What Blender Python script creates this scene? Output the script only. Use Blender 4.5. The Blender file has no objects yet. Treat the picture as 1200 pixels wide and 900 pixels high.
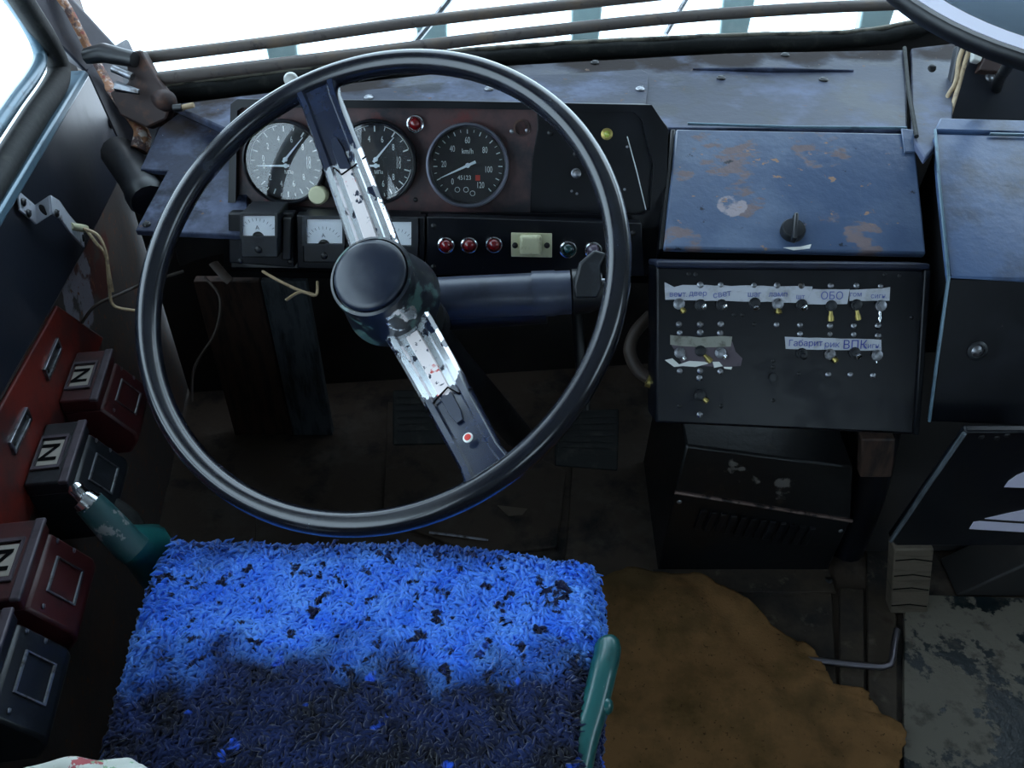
import bpy, bmesh, math, random
import numpy as np
from mathutils import Vector as V, Matrix
random.seed(7)
SC = bpy.context.scene
COL = SC.collection
R = math.radians
# ------------------------------------------------------------------ camera
FPX, PITCH, EYE = 1050.0, R(40), V((0, 0, 1.3))
cam = bpy.data.cameras.new('camera')
cam.sensor_width = 36.0
cam.lens = 36.0 * FPX / 1200.0
cam.clip_start = 0.02
cam_ob = bpy.data.objects.new('camera', cam)
cam_ob.location = EYE
cam_ob.rotation_euler = (R(90) - PITCH, 0, 0)
COL.objects.link(cam_ob)
SC.camera = cam_ob
# ------------------------------------------------------------------ sky, light, exposure
world = bpy.data.worlds.new('world')
SC.world = world
world.use_nodes = True
bg = world.node_tree.nodes['Background']
bg.inputs[0].default_value = (0.70, 0.85, 1.0, 1)
bg.inputs[1].default_value = 4.6
SC.view_settings.view_transform = 'Standard'
SC.view_settings.look = 'None'
SC.view_settings.exposure = 0.0
SC.view_settings.gamma = 1.0
SC.view_settings.use_curve_mapping = False
SC.cycles.use_denoising = True
SC.cycles.max_bounces = 6
SC.cycles.sample_clamp_indirect = 6.0
# ------------------------------------------------------------------ measuring helpers
FW = V((0, math.cos(PITCH), -math.sin(PITCH)))
UPV = V((0, math.sin(PITCH), math.cos(PITCH)))
def ray(px, py):
    return FW + V((1, 0, 0)) * ((px - 600) / FPX) + UPV * ((450 - py) / FPX)
def at(px, py, t):
    return EYE + ray(px, py) * t
class Pl:
    """a plane standing in the cab: origin, right u, up v, normal n"""
    def __init__(s, o, n, up=(0, 0, 1)):
        s.o = V(o); s.n = V(n).normalized()
        s.u = V(up).cross(s.n).normalized(); s.v = s.n.cross(s.u)
    def hit(s, px, py, h=0.0):
        d = ray(px, py)
        t = ((s.o + s.n * h) - EYE).dot(s.n) / d.dot(s.n)
        return EYE + d * t
    def P(s, a, b, h=0.0):
        return s.o + s.u * a + s.v * b + s.n * h
    def uv(s, p):
        d = V(p) - s.o
        return d.dot(s.u), d.dot(s.v)
    def l(s, px, py, h=0.0):
        return s.uv(s.hit(px, py, h))
    def mat(s, px, py, h=0.0, rot=0.0, sc=1.0):
        p = s.hit(px, py, h)
        m = Matrix((s.u, s.v, s.n)).transposed().to_4x4()
        return Matrix.Translation(p) @ m @ Matrix.Rotation(rot, 4, 'Z') @ Matrix.Scale(sc, 4)
def ele(deg, az=0.0):
    e, a = R(deg), R(az)
    return V((math.sin(a) * math.cos(e), -math.cos(a) * math.cos(e), math.sin(e)))
# ------------------------------------------------------------------ mesh builder
class MB:
    def __init__(s):
        s.v = []; s.f = []
    def add(s, vs, fs):
        k = len(s.v); s.v += [tuple(p) for p in vs]; s.f += [tuple(i + k for i in f) for f in fs]
        return s
    def prism(s, poly, d):
        n = len(poly); d = V(d)
        top = [V(p) for p in poly]; bot = [p + d for p in top]
        fs = [tuple(range(n)), tuple(range(2 * n - 1, n - 1, -1))]
        fs += [(i, i + n, (i + 1) % n + n, (i + 1) % n) for i in range(n)]
        return s.add(top + bot, fs)
    def frame(s, outer, inner, d):
        n = len(outer); d = V(d)
        a = [V(p) for p in outer]; b = [V(p) for p in inner]
        vs = a + b + [p + d for p in a] + [p + d for p in b]
        fs = []
        for i in range(n):
            j = (i + 1) % n
            fs += [(i, j, n + j, n + i), (2 * n + i, 3 * n + i, 3 * n + j, 2 * n + j),
                   (i, 2 * n + i, 2 * n + j, j), (n + i, n + j, 3 * n + j, 3 * n + i)]
        return s.add(vs, fs)
    def box(s, c, sx, sy, sz, m=None):
        vs = [V((x * sx / 2, y * sy / 2, z * sz / 2)) for x in (-1, 1) for y in (-1, 1) for z in (-1, 1)]
        if m is not None: vs = [m @ p for p in vs]
        vs = [V(c) + p for p in vs]
        return s.add(vs, [(0, 1, 3, 2), (4, 6, 7, 5), (0, 4, 5, 1), (2, 3, 7, 6), (0, 2, 6, 4), (1, 5, 7, 3)])
    def tube(s, pts, r, seg=10, cap=True, flat=1.0, closed=False):
        pts = [V(p) for p in pts]; n = len(pts)
        rr = r if isinstance(r, (list, tuple)) else [r] * n
        vs = []; ref = None
        for i in range(n):
            if closed: t = pts[(i + 1) % n] - pts[i - 1]
            else: t = pts[min(i + 1, n - 1)] - pts[max(i - 1, 0)]
            t.normalize()
            if ref is None:
                ref = V((0, 0, 1)) if abs(t.z) < .9 else V((1, 0, 0))
            a = t.cross(ref).normalized(); b = t.cross(a).normalized(); ref = -b if b.dot(ref) < 0 else b
            b = ref; a = t.cross(b).normalized()
            for k in range(seg):
                w = 2 * math.pi * k / seg
                vs.append(pts[i] + a * (math.cos(w) * rr[i]) + b * (math.sin(w) * rr[i] * flat))
        fs = []
        for i in range(n if closed else n - 1):
            j = (i + 1) % n
            for k in range(seg):
                l = (k + 1) % seg
                fs.append((i * seg + k, i * seg + l, j * seg + l, j * seg + k))
        if cap and not closed:
            fs += [tuple(range(seg - 1, -1, -1)), tuple((n - 1) * seg + k for k in range(seg))]
        return s.add(vs, fs)
    def lathe(s, c, ax, prof, seg=40, u=None, cap=True):
        """prof: list of (radius, height along ax)"""
        ax = V(ax).normalized(); c = V(c)
        a = ax.orthogonal().normalized() if u is None else V(u); b = ax.cross(a)
        vs = []; fs = []
        for (r, h) in prof:
            for k in range(seg):
                w = 2 * math.pi * k / seg
                vs.append(c + ax * h + (a * math.cos(w) + b * math.sin(w)) * r)
        for i in range(len(prof) - 1):
            for k in range(seg):
                l = (k + 1) % seg
                fs.append((i * seg + k, i * seg + l, (i + 1) * seg + l, (i + 1) * seg + k))
        if cap:
            fs += [tuple(range(seg - 1, -1, -1)), tuple((len(prof) - 1) * seg + k for k in range(seg))]
        return s.add(vs, fs)
    def mesh(s, name, mat, off=V((0, 0, 0)), smooth=None):
        me = bpy.data.meshes.new(name)
        me.from_pydata([tuple(V(p) - off) for p in s.v], [], s.f)
        bm = bmesh.new(); bm.from_mesh(me)
        bmesh.ops.recalc_face_normals(bm, faces=bm.faces)
        bm.to_mesh(me); bm.free()
        if mat: me.materials.append(mat)
        if smooth is not None:
            for p in me.polygons: p.use_smooth = True
            me.set_sharp_from_angle(angle=R(smooth))
        return me
def origin(o):
    l = V((0, 0, 0))
    while o is not None:
        l += V(o.location); o = o.parent
    return l
def link(name, me, parent=None):
    o = bpy.data.objects.new(name, me); COL.objects.link(o); o.parent = parent
    return o
def part(name, mb, mat, parent=None, smooth=None, bevel=0.0, seg=2):
    o = link(name, mb.mesh(name, mat, origin(parent), 40 if (bevel and smooth is None) else smooth), parent)
    if bevel:
        b = o.modifiers.new('bevel', 'BEVEL'); b.width = bevel; b.segments = seg
        b.limit_method = 'ANGLE'; b.angle_limit = R(35); b.harden_normals = False
    return o
def put(name, me, parent, m):
    """one copy of a shared mesh under a thing; m is a world matrix"""
    o = link(name, me, parent)
    o.matrix_local = Matrix.Translation(-origin(parent)) @ m
    return o
def tag(o, label, cat, group=None):
    o['label'] = label; o['category'] = cat
    if group: o['group'] = group
    return o
def thing(name, label, cat, loc=(0, 0, 0), group=None):
    o = bpy.data.objects.new(name, None); COL.objects.link(o)
    o.empty_display_size = .05; o.location = loc
    return tag(o, label, cat, group)
def struct(o, label=None):
    o['kind'] = 'structure'
    if label: o['label'] = label
    return o
def slab(pl, pxs, th, h=0.0):
    return MB().prism([pl.hit(x, y, h) for x, y in pxs], -pl.n * th)
def curve_pts(pts, n=8):
    """Catmull-Rom through points"""
    pts = [V(p) for p in pts]; out = []
    for i in range(len(pts) - 1):
        p0 = pts[max(i - 1, 0)]; p1 = pts[i]; p2 = pts[i + 1]; p3 = pts[min(i + 2, len(pts) - 1)]
        for k in range(n):
            t = k / n
            out.append(.5 * ((2 * p1) + (p2 - p0) * t + (2 * p0 - 5 * p1 + 4 * p2 - p3) * t * t + (3 * p1 - p0 - 3 * p2 + p3) * t ** 3))
    out.append(pts[-1]); return out
# ------------------------------------------------------------------ materials
def srgb(*c):
    return tuple(((x / 255) / 12.92 if x / 255 <= .04045 else ((x / 255 + .055) / 1.055) ** 2.4) for x in c) + (1,)
def M(name, col, rough=.5, metal=0.0, spec=.5, layers=(), bump=None, coat=0.0, tr=None, emit=None):
    """layers: dicts col, scale, lo, hi, detail, stretch, spots[(centre, radius)], rough, metal, off"""
    m = bpy.data.materials.new(name); m.use_nodes = True
    nt = m.node_tree; N = nt.nodes; L = nt.links
    b = N['Principled BSDF']
    geo = N.new('ShaderNodeNewGeometry')
    def noise(scale, detail, stretch=(1, 1, 1), off=0.0):
        mp = N.new('ShaderNodeMapping'); mp.inputs['Scale'].default_value = stretch
        mp.inputs['Location'].default_value = (off, off * .7, off * 1.3)
        L.new(geo.outputs['Position'], mp.inputs['Vector'])
        n = N.new('ShaderNodeTexNoise'); n.inputs['Scale'].default_value = scale
        n.inputs['Detail'].default_value = detail; n.inputs['Roughness'].default_value = .62
        L.new(mp.outputs['Vector'], n.inputs['Vector'])
        return n.outputs['Fac']
    def math_(op, a, bb, clamp=False):
        n = N.new('ShaderNodeMath'); n.operation = op; n.use_clamp = clamp
        for i, x in enumerate((a, bb)):
            if isinstance(x, (int, float)): n.inputs[i].default_value = x
            else: L.new(x, n.inputs[i])
        return n.outputs[0]
    c = None; rg = None; mt = None
    def chain(prev, fac, base, new, rgba):
        n = N.new('ShaderNodeMix'); n.data_type = 'RGBA' if rgba else 'FLOAT'
        i = (6, 7, 2) if rgba else (2, 3, 0)
        L.new(fac, n.inputs[0])
        if prev is None: n.inputs[i[0]].default_value = base
        else: L.new(prev, n.inputs[i[0]])
        n.inputs[i[1]].default_value = new
        return n.outputs[i[2]]
    for k, ly in enumerate(layers):
        f = noise(ly.get('scale', 20), ly.get('detail', 6), ly.get('stretch', (1, 1, 1)), ly.get('off', k * 3.7 + len(name)))
        if 'spots' in ly:
            acc = None
            for (ctr, rad) in ly['spots']:
                d = N.new('ShaderNodeVectorMath'); d.operation = 'DISTANCE'
                L.new(geo.outputs['Position'], d.inputs[0]); d.inputs[1].default_value = tuple(ctr)
                q = math_('SUBTRACT', 1.0, math_('DIVIDE', d.outputs['Value'], rad), True)
                acc = q if acc is None else math_('MAXIMUM', acc, q)
            q = N.new('ShaderNodeMath'); q.operation = 'MULTIPLY'; q.inputs[1].default_value = ly.get('gain', 1.0); q.use_clamp = True
            L.new(acc, q.inputs[0])
            f = math_('ADD', f, math_('MULTIPLY', math_('SUBTRACT', q.outputs[0], 1.0), .6))
        mr = N.new('ShaderNodeMapRange'); mr.inputs[1].default_value = ly.get('lo', .55); mr.inputs[2].default_value = ly.get('hi', .6)
        mr.clamp = True; L.new(f, mr.inputs[0]); f = mr.outputs[0]
        if 'amt' in ly: f = math_('MULTIPLY', f, ly['amt'])
        if 'col' in ly: c = chain(c, f, col, ly['col'], True)
        if 'rough' in ly: rg = chain(rg, f, rough, ly['rough'], False)
        if 'metal' in ly: mt = chain(mt, f, metal, ly['metal'], False)
    b.inputs['Base Color'].default_value = col; b.inputs['Roughness'].default_value = rough; b.inputs['Metallic'].default_value = metal
    b.inputs['Specular IOR Level'].default_value = spec; b.inputs['Coat Weight'].default_value = coat; b.inputs['Coat Roughness'].default_value = .08
    if c is not None: L.new(c, b.inputs['Base Color'])
    if rg is not None: L.new(rg, b.inputs['Roughness'])
    if mt is not None: L.new(mt, b.inputs['Metallic'])
    if bump:
        bp = N.new('ShaderNodeBump'); bp.inputs['Strength'].default_value = bump[1]; bp.inputs['Distance'].default_value = bump[2] if len(bump) > 2 else .002
        L.new(noise(bump[0], 5), bp.inputs['Height']); L.new(bp.outputs['Normal'], b.inputs['Normal'])
    if emit:
        b.inputs['Emission Color'].default_value = emit[0]; b.inputs['Emission Strength'].default_value = emit[1]
    return m
def glass_mat(name, tint=(1, 1, 1, 1), refl=1.0, faces=1.0):
    m = bpy.data.materials.new(name); m.use_nodes = True
    nt = m.node_tree; N = nt.nodes; L = nt.links
    N.remove(N['Principled BSDF'])
    t = N.new('ShaderNodeBsdfTransparent'); t.inputs[0].default_value = tint
    g = N.new('ShaderNodeBsdfGlossy'); g.inputs['Roughness'].default_value = .02; g.inputs[0].default_value = (refl, refl, refl, 1)
    fr = N.new('ShaderNodeFresnel'); fr.inputs[0].default_value = 1.5
    mx = N.new('ShaderNodeMixShader')
    ge = N.new('ShaderNodeNewGeometry'); iv = N.new('ShaderNodeMath'); iv.operation = 'SUBTRACT'; iv.inputs[0].default_value = 1.0
    L.new(ge.outputs['Backfacing'], iv.inputs[1])
    ml = N.new('ShaderNodeMath'); ml.operation = 'MULTIPLY'; L.new(fr.outputs[0], ml.inputs[0]); L.new(iv.outputs[0], ml.inputs[1])
    m2 = N.new('ShaderNodeMath'); m2.operation = 'MULTIPLY'; m2.use_clamp = True; m2.inputs[1].default_value = faces; L.new(ml.outputs[0], m2.inputs[0])
    L.new(m2.outputs[0], mx.inputs[0]); L.new(t.outputs[0], mx.inputs[1]); L.new(g.outputs[0], mx.inputs[2])
    L.new(mx.outputs[0], N['Material Output'].inputs[0])
    return m
navy = srgb(30, 37, 54)
RUST = srgb(96, 58, 40)
m_dash = M('dash_paint', srgb(26, 32, 50), .42, spec=.3, layers=[
    dict(col=srgb(40, 44, 60), scale=9, lo=.45, hi=.7, rough=.6), dict(col=srgb(24, 22, 26), scale=5, lo=.5, hi=.65), dict(col=srgb(78, 62, 56), scale=55, lo=.66, hi=.70, rough=.7),
    dict(col=srgb(20, 24, 34), scale=30, lo=.6, hi=.75)], bump=(60, .25, .002))
m_black = M('black_enamel', srgb(8, 10, 16), .32, spec=.3, layers=[
    dict(col=srgb(15, 18, 27), scale=14, lo=.5, hi=.75, rough=.5), dict(col=srgb(60, 50, 48), scale=90, lo=.73, hi=.75)], bump=(80, .15, .001))
m_blackplain = M('black_plastic', srgb(12, 13, 17), .4, layers=[dict(col=srgb(26, 28, 34), scale=30, lo=.5, hi=.8, rough=.55)])
m_gap = M('soot_black', srgb(7, 7, 9), .9, spec=.1)  # painted darkness of gaps and hollows; also cracks and lettering
m_wheel = M('wheel_bakelite', srgb(14, 17, 26), .22, spec=.6, coat=.3, layers=[dict(col=srgb(34, 40, 54), scale=26, lo=.55, hi=.8, rough=.34)])
m_brownplate = M('brown_face_plate', srgb(84, 56, 56), .5, layers=[
    dict(col=srgb(30, 28, 36), scale=14, lo=.42, hi=.62), dict(col=srgb(104, 46, 44), scale=20, lo=.62, hi=.72), dict(col=srgb(88, 76, 76), scale=110, lo=.68, hi=.72)])
m_steel = M('dull_steel', srgb(150, 152, 158), .35, 1.0, layers=[dict(col=srgb(90, 84, 80), scale=60, lo=.5, hi=.7, rough=.6)])
m_chrome = M('chrome', srgb(225, 228, 232), .16, 1.0)
m_brass = M('brass', srgb(186, 168, 100), .38, .85)
m_rubber = M('old_rubber', srgb(22, 24, 24), .7, spec=.3, layers=[dict(col=srgb(52, 54, 48), scale=40, lo=.55, hi=.75)], bump=(50, .4, .003))
m_rail = M('rail_paint', srgb(92, 84, 80), .5, layers=[dict(col=srgb(112, 94, 78), scale=16, lo=.5, hi=.7), dict(col=srgb(62, 54, 54), scale=40, lo=.6, hi=.7)])
m_rustybracket = M('rusty_bracket', srgb(58, 42, 40), .65, layers=[dict(col=srgb(90, 58, 44), scale=40, lo=.5, hi=.65), dict(col=srgb(36, 34, 38), scale=18, lo=.55, hi=.7)])
m_pillar = M('pillar_paint', srgb(40, 40, 50), .5, layers=[dict(col=srgb(58, 50, 52), scale=20, lo=.5, hi=.7)], bump=(40, .3, .002))
m_rust = M('rust_seam', srgb(124, 84, 56), .75, layers=[dict(col=srgb(160, 150, 144), scale=60, lo=.5, hi=.58), dict(col=srgb(60, 42, 40), scale=34, lo=.5, hi=.56), dict(col=srgb(110, 44, 32), scale=70, lo=.58, hi=.62)], bump=(120, .5, .003))
m_paleteal = M('pale_teal_paint', srgb(196, 222, 222), .5, layers=[dict(col=srgb(214, 234, 232), scale=30, lo=.5, hi=.7)])
m_sidepanel = M('side_panel_paint', srgb(24, 28, 38), .42, layers=[dict(col=srgb(44, 42, 48), scale=10, lo=.5, hi=.75, rough=.55), dict(col=srgb(66, 50, 46), scale=50, lo=.68, hi=.74)], bump=(60, .15, .001))
m_trim = M('sill_trim', srgb(92, 116, 130), .3, .3, layers=[dict(col=srgb(70, 84, 96), scale=50, lo=.55, hi=.7)])
m_floor = M('floor_sheet', srgb(66, 57, 48), .65, spec=.25, layers=[dict(col=srgb(34, 32, 32), scale=7, lo=.42, hi=.6), dict(col=srgb(96, 88, 78), scale=24, lo=.58, hi=.72), dict(col=srgb(50, 38, 30), scale=16, lo=.62, hi=.72)], bump=(60, .4, .003))
m_floordark = M('dark_floor_sheet', srgb(66, 56, 48), .6, spec=.3, layers=[dict(col=srgb(76, 70, 64), scale=12, lo=.52, hi=.7), dict(col=srgb(22, 21, 22), scale=9, lo=.5, hi=.65)], bump=(60, .4, .003))
m_floorpaint = M('peeling_floor_paint', srgb(104, 98, 88), .6, spec=.3, layers=[dict(col=srgb(16, 26, 30), scale=13, lo=.52, hi=.55, rough=.3), dict(col=srgb(60, 56, 50), scale=30, lo=.55, hi=.7)], bump=(70, .4, .003))
m_bulk = M('bulkhead_paint', srgb(34, 32, 32), .65, layers=[dict(col=srgb(46, 40, 36), scale=8, lo=.5, hi=.7)])
m_brownboard = M('brown_board', srgb(70, 52, 44), .6, layers=[dict(col=srgb(34, 28, 26), scale=12, lo=.45, hi=.65, stretch=(6, 6, 1))])
m_greyboard = M('grey_board', srgb(80, 88, 94), .6, layers=[dict(col=srgb(30, 32, 36), scale=12, lo=.45, hi=.65, stretch=(5, 5, 1))])
m_white = M('white_enamel', srgb(232, 232, 226), .35)
m_cream = M('cream_plastic', srgb(206, 204, 168), .45, layers=[dict(col=srgb(150, 142, 110), scale=60, lo=.55, hi=.75)])
m_dialblack = M('dial_black', srgb(18, 20, 25), .6)
m_dialprint = M('dial_print', srgb(222, 228, 226), .6)
m_dialred = M('dial_red', srgb(190, 60, 48), .6)
m_needle = M('needle_paint', srgb(225, 235, 240), .4)
m_glass = glass_mat('instrument_glass', faces=1.9)
m_window = glass_mat('window_glass', (.93, .97, .98, 1))
m_redlens = M('red_lens', srgb(110, 14, 20), .12, spec=.6, coat=.6)
m_greenlens = M('green_lens', srgb(14, 54, 56), .12, spec=.6, coat=.6)
m_violetlens = M('violet_lens', srgb(96, 84, 100), .15, spec=.6, coat=.6)
m_yellowlens = M('yellow_green_lens', srgb(190, 200, 90), .15, coat=.5)
m_tape = M('masking_tape', srgb(190, 192, 200), .8, layers=[dict(col=srgb(158, 158, 160), scale=50, lo=.5, hi=.7), dict(col=srgb(140, 128, 116), scale=24, lo=.62, hi=.72)])
m_tapeold = M('dirty_tape', srgb(146, 146, 136), .8, layers=[dict(col=srgb(92, 88, 80), scale=40, lo=.5, hi=.65)])
m_ink = M('blue_ink', srgb(84, 96, 160), .7)
m_inkdark = M('dark_blue_ink', srgb(54, 66, 150), .7)
m_purple = M('bare_primer', srgb(88, 78, 86), .7, layers=[dict(col=srgb(50, 42, 48), scale=40, lo=.55, hi=.7)])
m_redpanel = M('red_panel_paint', srgb(112, 34, 26), .5, layers=[dict(col=srgb(66, 34, 34), scale=10, lo=.48, hi=.66), dict(col=srgb(140, 74, 50), scale=34, lo=.66, hi=.70), dict(col=srgb(44, 40, 42), scale=22, lo=.62, hi=.70)], bump=(60, .2, .001))
m_maroon = M('maroon_box', srgb(66, 24, 26), .45, layers=[dict(col=srgb(38, 20, 24), scale=26, lo=.5, hi=.7), dict(col=srgb(104, 62, 58), scale=80, lo=.68, hi=.72)])
m_blackbox = M('black_box_paint', srgb(22, 25, 30), .4, layers=[dict(col=srgb(46, 50, 56), scale=40, lo=.55, hi=.75)])
m_greyface = M('grey_worn_lid', srgb(84, 76, 84), .45, .2, layers=[dict(col=srgb(60, 54, 60), scale=36, lo=.5, hi=.7)])
m_plate = M('number_plate', srgb(172, 166, 156), .5)
m_teal = M('teal_enamel', srgb(24, 84, 84), .3, spec=.6, coat=.3, layers=[dict(col=srgb(14, 52, 54), scale=18, lo=.5, hi=.7), dict(col=srgb(150, 160, 150), scale=60, lo=.72, hi=.75)])
m_tealworn = M('worn_teal_enamel', srgb(36, 74, 76), .4, layers=[dict(col=srgb(130, 132, 130), scale=50, lo=.56, hi=.60), dict(col=srgb(84, 82, 84), scale=18, lo=.55, hi=.65)])
m_mat = M('brown_cloth', srgb(128, 94, 60), .95, spec=.1, layers=[dict(col=srgb(88, 68, 40), scale=9, lo=.45, hi=.65), dict(col=srgb(84, 66, 42), scale=5, lo=.52, hi=.66), dict(col=srgb(60, 42, 24), scale=150, lo=.62, hi=.7)], bump=(220, .6, .002))
m_wood = M('grey_wood', srgb(92, 82, 70), .8, layers=[dict(col=srgb(70, 62, 52), scale=40, lo=.5, hi=.65, stretch=(.4, .4, 3))], bump=(80, .5, .003))
m_wire = M('wire_sheath', srgb(160, 138, 106), .6, layers=[dict(col=srgb(104, 84, 64), scale=60, lo=.5, hi=.7)])
m_wiredark = M('dark_wire', srgb(58, 48, 42), .6)
m_lilac = M('lilac_enamel', srgb(206, 202, 222), .4)
m_mirrorface = M('mirror_face', srgb(160, 180, 200), .12, .9)
# ------------------------------------------------------------------ lettering
GLY = {}
def glyph(s):
    if s not in GLY:
        cu = bpy.data.curves.new('lettering', 'FONT'); cu.body = s; cu.align_x = 'CENTER'; cu.align_y = 'CENTER'; cu.size = 1; cu.offset = .025 if s == 'N' else 0; cu.resolution_u = 3
        o = bpy.data.objects.new('lettering', cu); COL.objects.link(o)
        bpy.context.view_layer.update()
        me = o.evaluated_get(bpy.context.evaluated_depsgraph_get()).to_mesh()
        GLY[s] = ([v.co.copy() for v in me.vertices], [tuple(p.vertices) for p in me.polygons])
        bpy.data.objects.remove(o); bpy.data.curves.remove(cu)
    return GLY[s]
def lettering(mb, s, mtx, size, sx=1.0):
    vs, fs = glyph(s)
    return mb.add([mtx @ V((p.x * size * sx, p.y * size, 0)) for p in vs], fs)
for s in ('0', '2', '4', '6', '8', '10', '20', '40', '60', '80', '100', '120', 'km/h', '45123', '6', 'N', 'МПа', 'V', 'A',
          'Габарит', 'рик', 'ВПК', 'сигн.', 'ламп', 'вент.', 'шаг', 'двер', 'свет', 'салон', 'ОБО', 'гом', 'шт', '3'):
    glyph(s)
# ================================================================== THE SETTING
WD = V((-.147, .989, 0)).normalized()              # the side wall runs forward along this direction
W = Pl((-.62, .81, 0), (WD.y, -WD.x, 0))           # inner face of the left wall
def WP(s, z, h=0.0):                               # point on the wall: s metres forward of y = .81
    return V((-.62, .81, z)) + WD * s + W.n * h
FL = Pl((0, 0, 0), (0, 0, 1), (0, 1, 0))           # floor
FL.u = V((1, 0, 0)); FL.v = V((0, 1, 0))
# floor
floor = struct(part('floor', MB().prism([(-.27, -1.6, 0), (1.9, -1.6, 0), (1.9, 1.75, 0), (-.76, 1.75, 0)], (0, 0, -.04)), m_floordark))
def floor_sheet(pxs, h, mat, bev=.002):
    return part('floor_plate', slab(FL, pxs, h, h), mat, floor, bevel=bev)
floor_sheet([(455, 470), (560, 500), (664, 552), (652, 640), (560, 650), (448, 606)], .010, m_floordark)
floor_sheet([(672, 520), (780, 520), (782, 690), (655, 720), (664, 640)], .006, m_floordark)
floor_sheet([(788, 672), (975, 690), (980, 800), (960, 960), (700, 960), (730, 690)], .006, m_floor)
floor_sheet([(984, 688), (1012, 690), (1013, 790), (1016, 960), (972, 960), (984, 800)], .009, m_floor)
floor_sheet([(1016, 640), (1050, 640), (1053, 960), (1020, 960), (1017, 790)], .006, m_floor)
floor_sheet([(1060, 696), (1260, 702), (1300, 960), (1058, 960)], .012, m_floorpaint)
floor_sheet([(150, 560), (300, 590), (300, 640), (180, 720), (120, 700)], .006, m_floordark)
# front bulkhead under the dashboard
struct(part('wall_front', MB().prism([(-.72, 1.52, -.0), (1.9, 1.78, -.0), (1.9, 1.78, .62), (-.72, 1.52, .62)], (0, .05, 0)), m_bulk))
# left wall, the lower part below the window, and the solid parts around the window
m_wall = M('old_wall_paint', srgb(66, 60, 58), .6, layers=[
    dict(col=srgb(84, 66, 56), scale=9, lo=.48, hi=.7),
    dict(col=srgb(78, 36, 30), scale=12, lo=.42, hi=.50, spots=[(W.hit(105, 290), .14)], gain=3),
    dict(col=srgb(124, 120, 130), scale=22, lo=.40, hi=.46, spots=[(W.hit(92, 335), .10)], gain=3),
    dict(col=srgb(104, 64, 40), scale=70, lo=.60, hi=.64)], bump=(50, .3, .002))
mb = MB()
def wbox(s0, s1, z0, z1, th=.05):
    mb.prism([WP(s0, z0), WP(s1, z0), WP(s1, z1), WP(s0, z1)], -W.n * th)
wbox(-2.4, .80, 0, .715)                           # below the sills
wbox(-2.4, .80, 1.52, 2.0)                         # above
wbox(-1.38, -1.27, .715, 1.52)                       # post between the two side windows
wbox(-2.4, -2.2, .715, 1.52)
mb.prism([WP(.67, .715), WP(.80, .715), WP(.74, 1.52), WP(.57, 1.52)], -W.n * .05)
wall_left = struct(part('wall_left', mb, m_wall))
# dark upper side panel with its pale sill strip
pan_h = .022
pxs = [(-80, 385), (15, 227), (102, 84), (160, 157), (150, 190), (98, 296), (66, 354), (0, 468), (-80, 610)]
pan = part('upper_panel', slab(W, pxs, .022, pan_h), m_sidepanel, wall_left, bevel=.003)
part('sill_strip', slab(W, [(-80, 380), (15, 222), (100, 82), (106, 88), (24, 229), (-74, 392)], .034, .034), m_trim, wall_left, bevel=.003)
red = part('red_panel', slab(W, [(68, 358), (122, 396), (108, 432), (60, 545), (0, 700), (-70, 860), (-70, 590), (0, 480)], .006, .006), m_redpanel, wall_left, bevel=.002)
screw_me = MB().lathe((0, 0, 0), (0, 0, 1), [(.0055, 0), (.0055, .0012), (.0038, .0028), (.001, .0032)], 14)
screw_me.box((0, 0, .0031), .0085, .0012, .0006)
me_screw = screw_me.mesh('screw', m_steel, smooth=40)
me_screwdark = screw_me.mesh('screw', m_blackplain, smooth=40)
put('screw', me_screwdark, wall_left, W.mat(129, 144, pan_h, sc=1.9))
# window 1: driver's side window
win = struct(thing('window_1', 'driver side window with black rubber gasket and pale blown-out glass', 'window'))
del win['category']
loop = [W.hit(-120, 400, .016), W.hit(-40, 268, .016), W.hit(0, 203, .016), W.hit(40, 138, .016), W.hit(60, 108, .016), W.hit(69, 88, .016), W.hit(66, 70, .016), W.hit(52, 42, .016), W.hit(20, -8, .016)]
d = (loop[-1] - loop[-2]).normalized()
loop.append(loop[-1] + d * ((1.50 - loop[-1].z) / d.z))
topf = loop[-1]; back = WP(-1.27, 1.50, .016); lowb = WP(-1.27, .735, .016)
g = MB().tube(curve_pts(loop, 6) + [back, lowb], .017, 8, closed=True)
part('rubber_gasket', g, m_rubber, win, smooth=60)
inner = [p - W.n * .03 for p in loop]
part('inner_frame', MB().tube(curve_pts([p + V((0, 0, .03)) - WD * .022 - W.n * .012 for p in loop], 6), .010, 8), m_trim, win, smooth=60)
gp = [WP(-1.27, .72, -.02), WP(.66, .72, -.02), WP(.56, 1.51, -.02), WP(-1.27, 1.51, -.02)]
part('pane', MB().prism(gp, -W.n * .004), m_window, win)
win3 = struct(thing('window_3', 'side window further back along the left wall', 'window')); del win3['category']
part('pane', MB().prism([WP(-2.2, .72, -.02), WP(-1.38, .72, -.02), WP(-1.38, 1.51, -.02), WP(-2.2, 1.51, -.02)], -W.n * .004), m_window, win3)
part('rubber_gasket', MB().tube([WP(-2.2, .72), WP(-1.38, .72), WP(-1.38, 1.51), WP(-2.2, 1.51)], .014, 8, closed=True), m_rubber, win3, smooth=60)
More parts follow.
